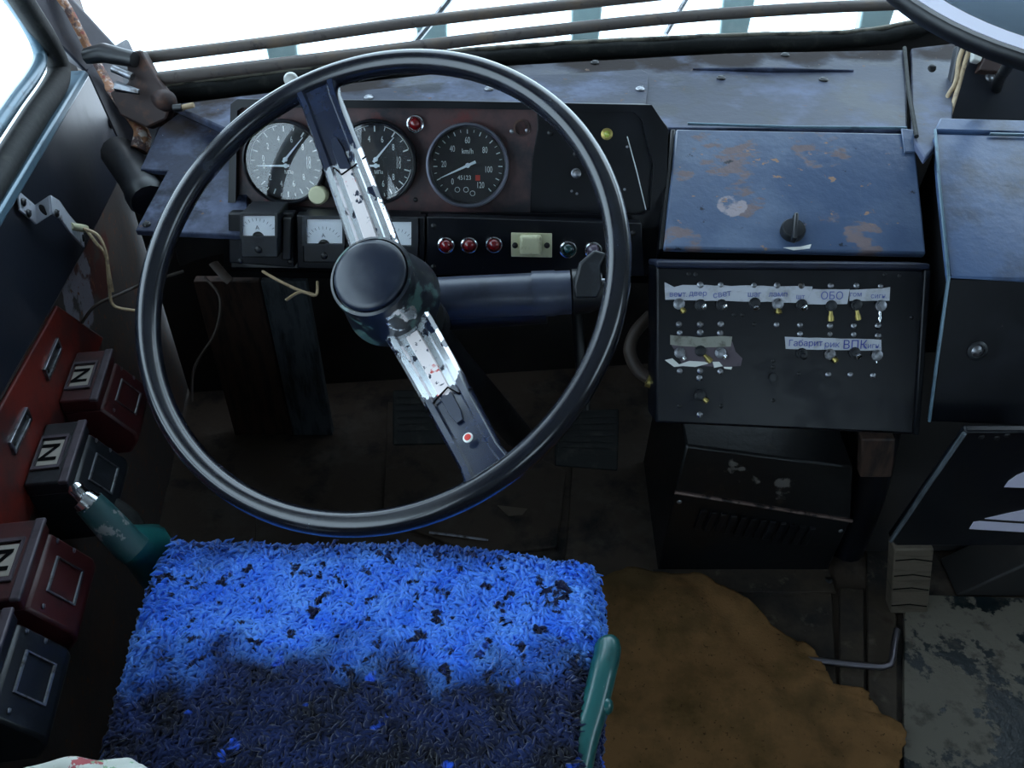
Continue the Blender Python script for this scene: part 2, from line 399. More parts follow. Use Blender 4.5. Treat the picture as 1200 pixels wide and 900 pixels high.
# corner pillar
A1, A2 = at(140, 60, 1.50), at(85, 0, 1.42)
pd = (A2 - A1).normalized()
def pil(px, py, t, top):
    a = at(px, py, t)
    return [a, a + pd * ((top - a.z) / pd.z)]
q = [at(140, 60, 1.50), at(186, 172, 1.36), at(150, 196, 1.36), at(100, 86, 1.46)]
mb = MB()
low = [at(142, 60, 1.49), at(104, 88, 1.44), at(60, 60, 1.46), at(105, 30, 1.56)]
k = [(1.95 - p.z) / pd.z for p in low]
up = [p + pd * kk for p, kk in zip(low, k)]
mb.add(low + up, [(0, 1, 2, 3), (4, 7, 6, 5)] + [(i, (i + 1) % 4, (i + 1) % 4 + 4, i + 4) for i in range(4)])
mb.prism([at(143, 58, 1.485), at(186, 150, 1.42), at(176, 190, 1.38), at(148, 190, 1.37), at(100, 84, 1.43)], V((-.01, .06, 0)))
trim1 = struct(part('trim_1', mb, m_pillar, bevel=.004), 'dark corner pillar between side window and windscreen')
rs = [at(66, -8, 1.375), at(78, 8, 1.385), at(92, 34, 1.40), at(104, 58, 1.42), at(118, 82, 1.425), at(132, 106, 1.415), at(146, 126, 1.40), at(158, 142, 1.385), at(167, 158, 1.37), at(163, 176, 1.36)]
part('rusty_seam', MB().tube(curve_pts(rs, 4), [.009 if i < 20 else .014 for i in range(37)], 7, flat=.5), m_rust, trim1, smooth=60)
# windscreen
sill = [at(150, 122, 1.40), at(205, 108, 1.42), at(400, 84, 1.47), at(600, 63, 1.52), at(850, 50, 1.57), at(1000, 45, 1.60), at(1100, 26, 1.64)]
scr = struct(thing('window_2', 'windscreen with thick weathered rubber gasket along its foot', 'window')); del scr['category']
sp = curve_pts(sill, 8)
sp_far = sp + [V((1.45, 1.80, sp[-1].z)), V((1.9, 1.82, sp[-1].z))]
part('rubber_gasket', MB().tube([p + V((0, 0, .0015 * math.sin(i * 1.7 + .3 * i * i) - .002)) for i, p in enumerate(sp_far)], [.0165 + .0012 * math.sin(i * .9 + .17 * i * i) for i in range(len(sp_far))], 10), m_rubber, scr, smooth=60)
mb = MB()
n = len(sp_far)
rk = V((0, -.16, 1.15))
lo_ = [p + V((0, .01, 0)) for p in sp_far]; hi_ = [p + rk for p in lo_]
mb.add(lo_ + hi_, [(i, i + 1, n + i + 1, n + i) for i in range(n - 1)])
o = part('pane', mb, m_window, scr, smooth=60)
part('gasket_lip', MB().tube([p + V((0, -.004, .0135)) for p in sp_far], .0042, 7), M('weathered_lip', srgb(104, 100, 88), .7, layers=[dict(col=srgb(44, 44, 40), scale=30, lo=.48, hi=.6)]), scr, smooth=60)
so = o.modifiers.new('thickness', 'SOLIDIFY'); so.thickness = .005
# wall strip below the windscreen (cowl), ceiling, right and back walls with their windows
mb = MB()
mb.add([p + V((0, .02, -.012)) for p in sp_far] + [p + V((0, .02, -.30)) for p in sp_far], [(i, i + 1, n + i + 1, n + i) for i in range(n - 1)])
o = part('trim_2', mb, m_bulk); struct(o, 'cowl strip under the windscreen'); so = o.modifiers.new('thickness', 'SOLIDIFY'); so.thickness = .02
struct(part('ceiling', MB().prism([(-1.2, -1.6, 1.93), (2.1, -1.6, 1.93), (2.1, 1.62, 1.93), (-1.2, 1.40, 1.93)], (0, 0, .04)), M('ceiling_paint', srgb(120, 120, 118), .6)))
m_far = M('saloon_wall_paint', srgb(84, 82, 78), .6)
mb = MB()
for (y0, y1, z0, z1) in ((-1.6, 1.85, 0, 1.1), (-1.6, 1.85, 1.65, 1.93), (-1.6, -.6, 1.1, 1.65), (.6, 1.85, 1.1, 1.65)):
    mb.prism([(1.9, y0, z0), (1.9, y1, z0), (1.9, y1, z1), (1.9, y0, z1)], (.05, 0, 0))
struct(part('wall_right', mb, m_far))
w4 = struct(thing('window_4', 'door side window on the right', 'window')); del w4['category']
part('pane', MB().prism([(1.92, -.6, 1.1), (1.92, .6, 1.1), (1.92, .6, 1.65), (1.92, -.6, 1.65)], (.004, 0, 0)), m_window, w4)
mb = MB()
for (x0, x1, z0, z1) in ((-.4, 2.0, 0, .95), (-.4, 2.0, 1.45, 1.97), (-.4, .75, .95, 1.45), (1.5, 2.0, .95, 1.45)):
    mb.prism([(x0, -1.6, z0), (x1, -1.6, z0), (x1, -1.6, z1), (x0, -1.6, z1)], (0, -.05, 0))
struct(part('wall_back', mb, m_far))
w5 = struct(thing('fill_window_5', 'unseen rear bulkhead window added for fill light from the saloon', 'window')); del w5['category']
part('pane', MB().prism([(.75, -1.62, .95), (1.5, -1.62, .95), (1.5, -1.62, 1.45), (.75, -1.62, 1.45)], (0, -.004, 0)), m_window, w5)  # out of view; added and sized for fill light from behind
# pale uprights and wiper outside the windscreen
for i, (px, py, w) in enumerate(((328, 48, 17), (505, 24, 17), (688, 2, 17), (868, -12, 18), (1037, -16, 19))):
    t = 1.66 + i * .03
    a = at(px, py, t) - V((0, 0, .11)); wd = w / FPX * t
    o = part('railing_post', MB().prism([a + V((-wd * .9, 0, 0)), a + V((wd * .9, 0, 0)), a + V((wd * 1.1, 0, .11)), a + V((-wd * 1.1, 0, .11))], (0, .03, 0)), m_paleteal, None, bevel=.004)
    tag(o, ['pale teal upright outside the windscreen, leftmost of five', 'pale teal upright outside the windscreen, second from the left',
            'pale teal upright outside the windscreen, middle of five', 'pale teal upright outside the windscreen, second from the right',
            'pale teal upright outside the windscreen, nearest the round mirror'][i], 'post', 'pale teal uprights outside the windscreen')
wp = thing('wiper', 'thin grey wiper arms outside the windscreen', 'wiper', at(496, 62, 1.62))
part('wiper_arm', MB().tube([at(480, 58, 1.62), at(525, 2, 1.62), at(548, -40, 1.60)], .006, 6), m_steel, wp)
part('wiper_arm', MB().tube([at(780, 40, 1.66), at(806, -4, 1.66), at(830, -50, 1.64)], .005, 6), m_steel, wp)
# ------------------------------------------------------------------ rails across the windscreen
def rail(pts, r, label):
    return tag(part('guard_rail', MB().tube(curve_pts(pts, 6), r, 12), m_rail, smooth=60), label, 'rail', 'guard rails across the windscreen')
rail([at(150, 70, 1.37), at(320, 49, 1.40), at(500, 24, 1.43), at(745, -3, 1.47), at(1000, -30, 1.52)], .0092, 'upper of the two brown rails running across the windscreen')
rail([at(178, 93, 1.36), at(400, 66, 1.41), at(600, 41, 1.45), at(800, 20, 1.49), at(960, 9, 1.52), at(1110, 3, 1.55)], .0098, 'lower brown rail lying just above the windscreen gasket')
rb = thing('rail_bracket', 'rusty bracket with bolts holding both rails at the corner pillar', 'bracket', at(190, 150, 1.36))
BK = Pl(at(175, 100, 1.345), ele(30, -6))
part('bracket_plate', slab(BK, [(146, 61), (165, 58), (182, 90), (202, 118), (194, 140), (172, 150), (140, 135), (128, 108), (150, 96)], .022), m_rustybracket, rb, bevel=.003)
part('clamp', MB().tube([at(102, 66, 1.35), at(122, 62, 1.34), at(158, 70, 1.33)], [.012, .015, .012], 8), m_blackplain, rb, smooth=50)
part('hinge_pin', MB().tube([at(132, 80, 1.325), at(155, 90, 1.325)], .006, 8), m_steel, rb, smooth=50)
part('hinge_pin', MB().tube([at(136, 101, 1.325), at(163, 108, 1.325)], [.008, .004], 6), m_steel, rb, smooth=50)
part('boss', MB().lathe(BK.hit(194, 118), ele(10, 40), [(.016, -.02), (.016, .004), (.011, .010), (0.002, .012)], 16), m_rustybracket, rb, smooth=45)
bt = part('bolt', MB().tube([at(204, 127, 1.33), at(214, 126, 1.328)], .006, 8), m_blackplain, rb, smooth=50)
part('bolt_tip', MB().tube([at(214, 126, 1.328), at(227, 123, 1.326)], .0042, 8), m_wire, bt, smooth=50)
# dark duct below the bracket
o = part('air_duct', MB().tube(curve_pts([at(140, 180, 1.40), at(160, 208, 1.33), at(176, 236, 1.29)], 5), [.028] * 8 + [.03, .03, .026], 14), m_blackplain, smooth=50)
tag(o, 'short dark duct stub below the rusty rail bracket', 'duct')
# ================================================================== DASHBOARD
CLU = Pl(at(500, 185, 1.25), ele(22))              # gauge panel
LOW = Pl(at(500, 285, 1.235), ele(14))             # row below
DECK = Pl((0, 1.4, .752), (0, 0, 1), (0, 1, 0)); DECK.u = V((1, 0, 0)); DECK.v = V((0, 1, 0))
SLOPE = Pl(at(930, 148, 1.29), (at(790, 295, 1.2) - at(790, 148, 1.29)).cross(V((1, 0, 0))))
if SLOPE.n.z < 0: SLOPE = Pl(SLOPE.o, -SLOPE.n)
m_deck = M('deck_paint', srgb(42, 47, 64), .44, spec=.16, layers=[
    dict(col=srgb(86, 94, 118), scale=6, lo=.46, hi=.60, rough=.55), dict(col=srgb(20, 25, 40), scale=11, lo=.50, hi=.62, rough=.36),
    dict(col=srgb(44, 37, 36), scale=9, lo=.30, hi=.50, rough=.8, spots=[(DECK.hit(x_, y_), .13) for x_, y_ in ((230, 120), (330, 104), (420, 92), (560, 74), (700, 66), (780, 62), (850, 58), (930, 56), (1000, 54), (1100, 52))], gain=1.8),
    dict(col=srgb(96, 76, 66), scale=60, lo=.66, hi=.69, rough=.7), dict(col=srgb(150, 150, 156), scale=120, lo=.72, hi=.74)], bump=(60, .3, .002))
dash = thing('dashboard', 'worn dark blue metal dashboard top running under the windscreen', 'dashboard', (.2, 1.3, .70))
glove_spots = [(SLOPE.hit(857, 243), .05)]
def dpx(*p): return [(x, y) for x, y in p]
part('deck', slab(DECK, [(200, 122), (400, 98), (600, 76), (850, 62), (1062, 58), (1064, 152), (786, 150), (640, 150), (300, 150), (262, 150)], .012), m_deck, dash, bevel=.003)
rd = part('deck_end', slab(DECK, [(1068, 56), (1120, 50), (1116, 150), (1084, 185), (1068, 158)], .012), m_deck, dash, bevel=.003)
part('deck_seam', MB().tube(curve_pts([DECK.hit(1060, 56, .004), DECK.hit(1064, 100, .004), DECK.hit(1068, 125, .006), DECK.hit(1074, 160, .004)], 4), .0032, 7), m_rubber, dash, smooth=50)
part('ridge', MB().tube([DECK.hit(812, 81, .001), DECK.hit(900, 82, .002), DECK.hit(1000, 83, .001)], [.002, .005, .002], 8), m_deck, dash, smooth=50)
ap = part('access_plate', slab(DECK, [(398, 108), (560, 92), (752, 81), (760, 86), (758, 122), (640, 126), (396, 126)], .004, .008), m_deck, dash, bevel=.0015)
for x, y in ((573, 105), (750, 105), (432, 115)):
    put('screw', me_screw, ap, DECK.mat(x, y, .008, .6, 1.3))
for x, y in ((845, 92), (965, 94), (697, 74), (920, 65)):
    put('screw', me_screwdark, dash, DECK.mat(x, y, .0, .3, 1.3))
# left wing of the dashboard
WING = Pl(at(215, 272, 1.22), (at(262, 272, 1.22) - at(158, 268, 1.22)).cross(at(262, 130, 1.37) - at(262, 272, 1.22)))
if WING.n.y > 0: WING = Pl(WING.o, -WING.n)
part('wing_panel', slab(WING, [(186, 150), (215, 128), (290, 116), (290, 276), (158, 270), (196, 200), (164, 198), (176, 172)], .010), m_deck, dash, bevel=.002)
put('screw', me_screwdark, dash, WING.mat(172, 263, 0, .3))
# black sheet painting in the dark space under the dash, behind the boxes
part('under_dash_dark', MB().prism([at(262, 318, 1.30), at(1090, 330, 1.34), at(1090, 250, 1.50), at(262, 250, 1.45)], (0, 0, -.01)), m_gap, dash)
# ------------------------------------------------------------------ instrument cluster
clu = thing('instrument_cluster', 'brown and black instrument panel with a raised dark frame', 'instrument panel', CLU.hit(500, 250, -.05))
part('housing', slab(CLU, [(274, 117), (762, 122), (784, 150), (778, 262), (768, 324), (268, 316)], .085, -.004), m_black, clu, bevel=.004)
CN = -CLU.n
def ring_px(pl, o_, i_, h, th):
    return MB().frame([pl.hit(x, y, h) for x, y in o_], [pl.hit(x, y, h) for x, y in i_], -pl.n * th)
part('frame', ring_px(CLU, [(270, 122), (278, 116), (520, 118), (764, 123), (783, 152), (780, 262), (764, 268), (500, 259), (272, 252), (267, 240)],
                      [(278, 130), (284, 126), (520, 127), (742, 131), (752, 140), (766, 195), (762, 246), (752, 252), (500, 249), (276, 240)], .014, .03), m_black, clu, bevel=.004, seg=3)
part('face_plate', slab(CLU, [(276, 122), (632, 122), (622, 262), (272, 256)], .004, 0), m_brownplate, clu)
bp = part('cover_plate', slab(CLU, [(629, 126), (700, 126), (756, 128), (768, 195), (764, 254), (621, 249), (624, 185), (630, 150)], .006, .003), m_black, clu, bevel=.001)
part('scratch', MB().tube([CLU.hit(735, 160, .004), CLU.hit(746, 200, .004), CLU.hit(757, 246, .004)], .0008, 5), m_dialprint, bp)
def lamp(pl, px, py, r, lens, parent, h=0.0, tall=.012):
    o = part('indicator_lamp', MB().lathe(pl.hit(px, py, h), pl.n, [(r, -.01), (r, .004), (r * .93, .0065), (r * .80, .007), (r * .70, .005)], 28), m_chrome, parent, smooth=35)
    part('lens', MB().lathe(pl.hit(px, py, h), pl.n, [(r * .70, .002), (r * .68, .006), (r * .56, .010), (r * .34, tall), (r * .1, tall + .001)], 24), lens, o, smooth=60)
    return o
lamp(CLU, 487, 145, .0125, m_redlens, clu)
kb = part('knob', MB().lathe(CLU.hit(376, 227), CLU.n, [(.012, -.005), (.012, .010), (.013, .012), (.013, .022), (.011, .025), (.002, .0255)], 24), m_cream, clu, smooth=40)
yl = part('indicator_lamp', MB().lathe(CLU.hit(711, 157, .003), CLU.n, [(.008, 0), (.008, .003), (.006, .004)], 20), m_brass, clu, smooth=40)
part('lens', MB().lathe(CLU.hit(711, 157, .003), CLU.n, [(.005, .002), (.004, .006), (.001, .008)], 16), m_yellowlens, yl, smooth=60)
soc = part('socket', MB().lathe(CLU.hit(611, 150, .001), CLU.n, [(.0115, -.004), (.0115, .003), (.009, .0035), (.009, -.001), (.002, -.001)], 24), m_rustybracket, clu, smooth=40)
for x, y in ((600, 154), (618, 153)): put('screw', me_screw, clu, CLU.mat(x, y, .002, .4, .6))
for x, y in ((645, 156), (675, 181)): put('screw', me_screwdark, clu, CLU.mat(x, y, .003, .5, .8))
part('toggle', MB().lathe(CLU.hit(675, 203, .003), CLU.n, [(.007, 0), (.007, .003), (.004, .004), (.004, .010), (.0062, .013), (.0055, .018), (.001, .020)], 16), m_steel, clu, smooth=45)
for x, y in ((670, 224), (676, 227), (735, 172), (732, 222)): put('screw', me_screw, clu, CLU.mat(x, y, .003, .4, .35))
put('screw', me_screwdark, clu, CLU.mat(487, 234, .0005, 0, .6))
# gauges -------------------------------------------------------------
def gauge(name, label, px, py, r, kind):
    c = CLU.hit(px, py, .0115); n_ = CLU.n
    t = thing(name, label, 'gauge', c - n_ * .03)
    part('bezel', MB().lathe(c, n_, [(r * .96, -.03), (r, -.004), (r, .006), (r * .985, .0095), (r * .95, .0100), (r * .92, .007), (r * .90, .002), (r * .895, -.006)], 64), m_black if kind != 'speed' else M('grey_bezel', srgb(104, 106, 118), .4, .6), t, smooth=35)
    d_ = part('dial', MB().lathe(c, n_, [(r * .93, -.009), (r * .93, -.006), (.002, -.0058)], 56), m_dialblack, t, smooth=30)
    rr = r * .88
    base = Matrix.Translation(c - n_ * .0052) @ Matrix((CLU.u, CLU.v, CLU.n)).transposed().to_4x4()
    tk = MB(); nu = MB(); nd = MB()
    def tick(ang, r0, r1, w):
        a = R(ang); mm = base @ Matrix.Rotation(a, 4, 'Z')
        tk.add([mm @ V((r0, -w, 0)), mm @ V((r1, -w, 0)), mm @ V((r1, w, 0)), mm @ V((r0, w, 0))], [(0, 1, 2, 3)])
    def num(s, ang, q, size, sx=.62):
        a = R(ang); lettering(nu, s, base @ Matrix.Translation((q * rr * math.cos(a), q * rr * math.sin(a), 0)), size, sx)
    def hand(cx, cy, ang, ln, tail, w):
        mm = base @ Matrix.Translation((cx, cy, .003)) @ Matrix.Rotation(R(ang), 4, 'Z')
        nd.prism([mm @ V(p) for p in ((-tail, -w * 1.5, 0), (0, -w * 1.3, 0), (ln, -w * .35, 0), (ln, w * .35, 0), (0, w * 1.3, 0), (-tail, w * 1.5, 0))], n_ * .0006)
        nd.lathe(mm @ V((0, 0, -.001)), n_, [(w * 2.6, 0), (w * 2.6, .0018), (w * 1.5, .0022)], 16)
    if kind == 'speed':
        for i in range(25):
            a = 228 - i * 276 / 24
            tick(a, rr * (.84 if i % 2 == 0 else .88), rr * .95, .0007 if i % 2 == 0 else .0004)
        for i, s in enumerate(('0', '20', '40', '60', '80', '100', '120')):
            num(s, (226, 178, 134, 90, 40, -12, -58)[i], (.62, .66, .60, .66, .62, .58, .64)[i], rr * .24)
        lettering(nu, 'km/h', base @ Matrix.Translation((0, rr * .37, 0)), rr * .2, .8)
        lettering(nu, '45123', base @ Matrix.Translation((-rr * .10, -rr * .34, 0)), rr * .17, .9)
        od = MB(); mm = base @ Matrix.Translation((rr * .27, -rr * .34, .0002))
        od.add([mm @ V(p) for p in ((-rr * .065, -rr * .075, 0), (rr * .065, -rr * .075, 0), (rr * .065, rr * .075, 0), (-rr * .065, rr * .075, 0))], [(0, 1, 2, 3)])
        part('odometer_wheel', od, m_dialred, d_)
        for k, x in enumerate((-.30, -.06, .12)):
            nu.lathe(base @ V((x * rr, -rr * (.66, .66, .76)[k], 0)), n_, [(rr * .075, 0), (rr * .06, .0002)], 16, cap=False)
        hand(0, 0, 204, rr * .84, rr * .24, .0013)
    else:
        for i in range(13):
            tick(195 - i * 210 / 12, rr * (.80 if i % 2 == 0 else .86), rr * .95, .0009 if i % 2 == 0 else .0005)
            if i % 2 == 0: tick(-165 + i * 150 / 12, rr * .80, rr * .95, .0009)
            else: tick(-165 + i * 150 / 12, rr * .86, rr * .95, .0005)
        for i, s in enumerate(('0', '2', '4', '6', '8', '10')):
            num(s, 172 - i * 33.5, .62, rr * .24, .6)
            num(s, 190 + i * 32, .62, rr * .24, .6)
        arc = [base @ V((rr * .97 * math.cos(R(a)), rr * .97 * math.sin(R(a)), .0002)) for a in range(100, 190, 6)]
        tk.tube(arc, .0005, 4)
        if kind == 'mid':
            for a0, a1 in ((20, 80), (-60, -8)):
                tk.tube([base @ V((rr * .97 * math.cos(R(a)), rr * .97 * math.sin(R(a)), .0002)) for a in range(a0, a1, 6)], .0005, 4)
        lettering(nu, 'МПа', base @ Matrix.Translation((rr * .06, -rr * .28, 0)), rr * .14, .8)
        hand(0, rr * .07, 48, rr * .78, rr * .1, .0012)
        hand(0, -rr * .10, 180, rr * .8, rr * .1, .0012)
    part('scale_marks', tk, m_dialprint, d_); part('numerals', nu, m_dialprint, d_)
    part('needle', nd, m_needle, t, smooth=30)
    part('glass', MB().lathe(c, n_, [(r * .915, .004), (r * .915, .0052)], 48), m_glass, t, smooth=30)
    return t
gauge('pressure_gauge', 'round gauge with two white needles, left end of panel, washed pale by glare', 334, 190, .0575, 'left')
gauge('pressure_gauge', 'round two-needle gauge partly hidden behind the upper wheel spoke', 440, 190, .0575, 'mid')
gauge('speedometer', 'black speedometer reading to 120 km/h with grey rim', 548, 194, .0575, 'speed')
# square meters below -------------------------------------------------
def meter(label, px, deep, group='small square meters under the gauges'):
    (x0, y0, x1, y1), face = px
    t = thing('panel_meter', label, 'meter', LOW.hit((x0 + x1) / 2, y1, 0), group)
    part('case', slab(LOW, [(x0, y0), (x1, y0 + 1), (x1 + 1, y1), (x0 + 1, y1)], deep + .03, deep), m_blackbox if deep > .01 else m_blackplain, t, bevel=.002)
    fx0, fy0, fx1, fy1 = face
    f_ = part('scale_card', slab(LOW, [(fx0, fy0), (fx1, fy0), (fx1, fy1), (fx0, fy1)], .002, deep + .0008), M('meter_card', srgb(236, 240, 244), .5), t)
    mk = MB(); pc = LOW.hit((fx0 + fx1) / 2, fy1 + 1, deep + .0012)
    for i in range(11):
        a = R(30 + 12 * i); r0, r1 = .022, .026
        b_ = [pc + LOW.u * (math.cos(a + e) * q) + LOW.v * (math.sin(a + e) * q) for e, q in ((-.012, r0), (.012, r0), (.012, r1), (-.012, r1))]
        mk.add(b_, [(0, 1, 2, 3)])
    lettering(mk, 'A', Matrix.Translation(pc + LOW.v * .013) @ Matrix((LOW.u, LOW.v, LOW.n)).transposed().to_4x4(), .008)
    part('scale_marks', mk, m_greyboard, f_)
    part('pointer_cover', MB().lathe(LOW.hit((fx0 + fx1) / 2, fy1 + 1, deep), LOW.n, [(.008, 0), (.008, .0014), (.002, .0016)], 20), m_blackplain, f_, smooth=30)
    put('screw', me_screwdark, t, LOW.mat((fx0 + fx1) / 2, fy1 + .62 * (y1 - fy1), deep, .4, .9))
    part('window', slab(LOW, [(fx0 - 1, fy0 - 1), (fx1 + 1, fy0 - 1), (fx1 + 1, fy1), (fx0 - 1, fy1)], .0008, deep + .0036), m_glass, t)
    fr = MB().frame([LOW.hit(*p, deep + .004) for p in ((x0, y0), (x1, y0), (x1, fy1 + 2), (x0, fy1 + 2))], [LOW.hit(*p, deep + .004) for p in ((fx0, fy0), (fx1, fy0), (fx1, fy1), (fx0, fy1))], -LOW.n * .004)
    part('window_frame', fr, m_blackbox, t)
    return t
mp = part('meter_plate', slab(LOW, [(267, 250), (344, 250), (345, 314), (268, 308)], .02, .004), m_black, clu, bevel=.002)
for x, y in ((337, 254), (340, 307), (282, 306)): put('screw', me_screwdark, mp, LOW.mat(x, y, .004, .3, .7))
part('side_block', slab(LOW, [(330, 256), (341, 256), (341, 305), (330, 305)], .012, .014), m_blackplain, mp, bevel=.002)
part('meter_plate', slab(LOW, [(347, 252), (498, 255), (498, 318), (348, 315)], .02, .006), m_black, clu, bevel=.002)
meter('square meter standing proud with a blue-grey case, leftmost of three', ((281, 250, 325, 302), (284, 253, 322, 277)), .035)
meter('flush square meter with a white card just left of the wheel hub', ((354, 253, 404, 308), (359, 257, 401, 286)), .010)
meter('square meter peeking out right of the upper wheel spoke', ((442, 256, 490, 310), (446, 260, 482, 288)), .010)
# indicator strip ------------------------------------------------------
ind = thing('indicator_strip', 'black strip with red, green and violet lamps and a cream slide switch', 'control panel', LOW.hit(620, 325, 0))
part('strip_plate', slab(LOW, [(500, 254), (752, 262), (756, 324), (500, 322)], .02, .006), m_black, ind, bevel=.0015)
for x, l_ in ((523, m_redlens), (550, m_redlens), (579, m_redlens)): lamp(LOW, x, 286 if x < 570 else 285.5, .0123, l_, ind, .006)
lamp(LOW, 665.5, 291, .0128, m_greenlens, ind, .006)
lamp(LOW, 695, 292, .0128, m_violetlens, ind, .006)
ss = part('slide_switch', slab(LOW, [(599, 273), (647, 274), (647, 302), (599, 301)], .006, .009), m_cream, ind, bevel=.001)
part('switch_cap', slab(LOW, [(609, 277), (635, 277), (635, 300), (609, 300)], .012, .020), m_cream, ss, bevel=.004, seg=3)
for x in (603.5, 641): put('screw', me_screwdark, ss, LOW.mat(x, 287.5, .009, .5, .75))
for x, y in ((508, 265), (508, 313), (742, 273)): put('screw', me_screwdark, ind, LOW.mat(x, y, .006, .5, .7))
# ------------------------------------------------------------------ glove compartment
m_glove = M('worn_blue_lid', srgb(70, 87, 116), .30, spec=.7, layers=[
    dict(col=srgb(88, 104, 130), scale=10, lo=.45, hi=.7, rough=.42),
    dict(col=srgb(112, 92, 90), scale=52, lo=.50, hi=.58, amt=.85, rough=.7, stretch=(.5, 1, 1), spots=[(SLOPE.hit(850, 180), .09), (SLOPE.hit(960, 176), .07), (SLOPE.hit(870, 235), .06), (SLOPE.hit(800, 205), .03), (SLOPE.hit(800, 285), .05), (SLOPE.hit(1010, 280), .05), (SLOPE.hit(970, 258), .03)], gain=2.0),
    dict(col=srgb(150, 140, 146), scale=30, lo=.42, hi=.48, rough=.7, spots=[(SLOPE.hit(856, 244), .035)], gain=2.0),
    dict(col=srgb(150, 116, 92), scale=75, lo=.655, hi=.675, rough=.7, stretch=(.6, 1, 1)), dict(col=srgb(20, 26, 40), scale=44, lo=.66, hi=.70)], bump=(70, .3, .002))
gb = thing('glove_compartment', 'sloping blue glove compartment lid with flaked paint and a turn latch', 'glove compartment', SLOPE.hit(930, 296, -.02))
part('lid', slab(SLOPE, [(792, 151), (1064, 156), (1072, 160), (1086, 297), (778, 290)], .012, .006), m_glove, gb, bevel=.003)
part('hinge_rod', MB().tube([SLOPE.hit(806, 145, .006), SLOPE.hit(930, 149, .007), SLOPE.hit(1062, 150, .006)], .0022, 8), m_trim, gb, smooth=50)
part('corner_tab', slab(SLOPE, [(1056, 150), (1072, 152), (1074, 178), (1060, 178)], .003, .010), m_glove, gb, bevel=.002)
mb = slab(SLOPE, [(786, 151), (792, 151), (778, 292), (772, 292)], .03, -.002)
part('side_rail', mb, m_black, gb, bevel=.002)
part('body', slab(SLOPE, [(792, 156), (1066, 160), (1084, 300), (778, 296)], .10, -.008), m_gap, gb)
lt = part('latch', MB().lathe(SLOPE.hit(928, 272, .006), SLOPE.n, [(.0165, 0), (.0165, .008), (.0145, .011), (.004, .0115)], 32), m_blackbox, gb, smooth=40)
hm = SLOPE.mat(928, 272, .006, R(-10))
mb = MB().prism([hm @ V(p) for p in ((-.0035, -.024, .008), (.0035, -.024, .008), (.003, .018, .008), (-.003, .018, .008))], SLOPE.n * .013)
part('latch_handle', mb, m_blackbox, lt, bevel=.002)
part('chip', slab(SLOPE, [(918, 290), (938, 289), (951, 286), (949, 291), (930, 293)], .001, .0068), m_white, gb)
# ------------------------------------------------------------------ switch box
sb_o = at(930, 312, 1.158)
SBP = Pl(sb_o, (at(1060, 312, 1.158) - at(780, 312, 1.158)).cross(at(930, 312, 1.158) - at(930, 500, 1.197)))
if SBP.n.y > 0: SBP = Pl(SBP.o, -SBP.n)
sw = thing('switch_box', 'black sheet metal switch box with toggles, screws and strips of masking tape', 'switch box', SBP.hit(925, 503, -.06))
part('front_cover', slab(SBP, [(769, 312), (1091, 315), (1076, 510), (768, 496)], .07, 0), m_black, sw, bevel=.004, seg=3)
part('top_lip', slab(SBP, [(769, 306), (1091, 309), (1091, 317), (769, 314)], .07, .004), m_dash, sw, bevel=.003)
part('side_flange', slab(SBP, [(1084, 316), (1092, 316), (1078, 511), (1071, 510)], .04, .006), m_black, sw, bevel=.002)
def tape_strip(name, pxs, h, mat, jag=1.0):
    out = []
    for i in range(len(pxs)):
        a, b = pxs[i], pxs[(i + 1) % len(pxs)]
        n_ = max(1, int(math.hypot(b[0] - a[0], b[1] - a[1]) / 9))
        for k_ in range(n_):
            q = k_ / n_
            out.append((a[0] + (b[0] - a[0]) * q + random.uniform(-jag, jag) * .5, a[1] + (b[1] - a[1]) * q + random.uniform(-jag, jag) * .6))
    return part(name, slab(SBP, out, .0008, h), mat, sw)
t1 = tape_strip('tape_strip', [(779, 331), (790, 337), (800, 334), (952, 336), (950, 353), (944, 355), (780, 351)], .0012, m_tape)
t2 = tape_strip('tape_strip', [(953, 339), (996, 339), (993, 356), (943, 357)], .0018, m_tape, .6)
t3 = tape_strip('tape_strip', [(996, 340), (1043, 337), (1042, 352), (996, 353)], .0012, m_tape)
t4 = tape_strip('tape_strip', [(920, 395), (1033, 398), (1033, 411), (921, 409)], .0012, m_tape, .5)
part('paint_loss', slab(SBP, [(786, 403), (858, 400), (862, 412), (870, 420), (868, 429), (845, 430), (800, 428), (795, 418)], .0006, .0006), m_purple, sw)
t5 = tape_strip('tape_strip', [(786, 393), (820, 395), (858, 394), (856, 406), (822, 407), (785, 404)], .0014, m_tapeold)
for k_, q in enumerate(([(779, 422), (788, 420), (796, 427), (808, 423), (826, 424), (831, 426), (815, 430), (800, 429), (790, 430)], [(835, 424), (843, 424), (847, 429), (837, 431)], [(848, 430), (858, 430), (857, 433), (849, 432)])):
    part('paint_flake', slab(SBP, q, .0006, .0011), m_white, sw)
def ink(par, s, px, py, size, mat=None, h=.0022, sx=1.0, rot=0):
    part('handwriting', lettering(MB(), s, SBP.mat(px, py, h, rot), size, sx), mat or m_ink, par)
ink(t4, 'Габарит', 944, 402.5, .0115, m_inkdark); ink(t4, 'рик', 975, 404, .012, m_ink); ink(t4, 'ВПК', 1002, 404.5, .016, m_inkdark); ink(t4, 'сигн.', 1022, 405.5, .010, m_ink)
ink(t1, 'вент.', 795, 345, .010); ink(t1, 'двер', 818, 344, .010); ink(t1, 'свет', 846, 345, .011, rot=.15); ink(t1, 'шаг', 884, 345, .010); ink(t1, 'ламп', 912, 345, .010); ink(t1, 'шт', 938, 348, .009)
ink(t2, 'ОБО', 975, 347, .014, m_ink, .0028); ink(t3, 'гом', 1003, 345, .009); ink(t3, 'сигн.', 1030, 347, .009)
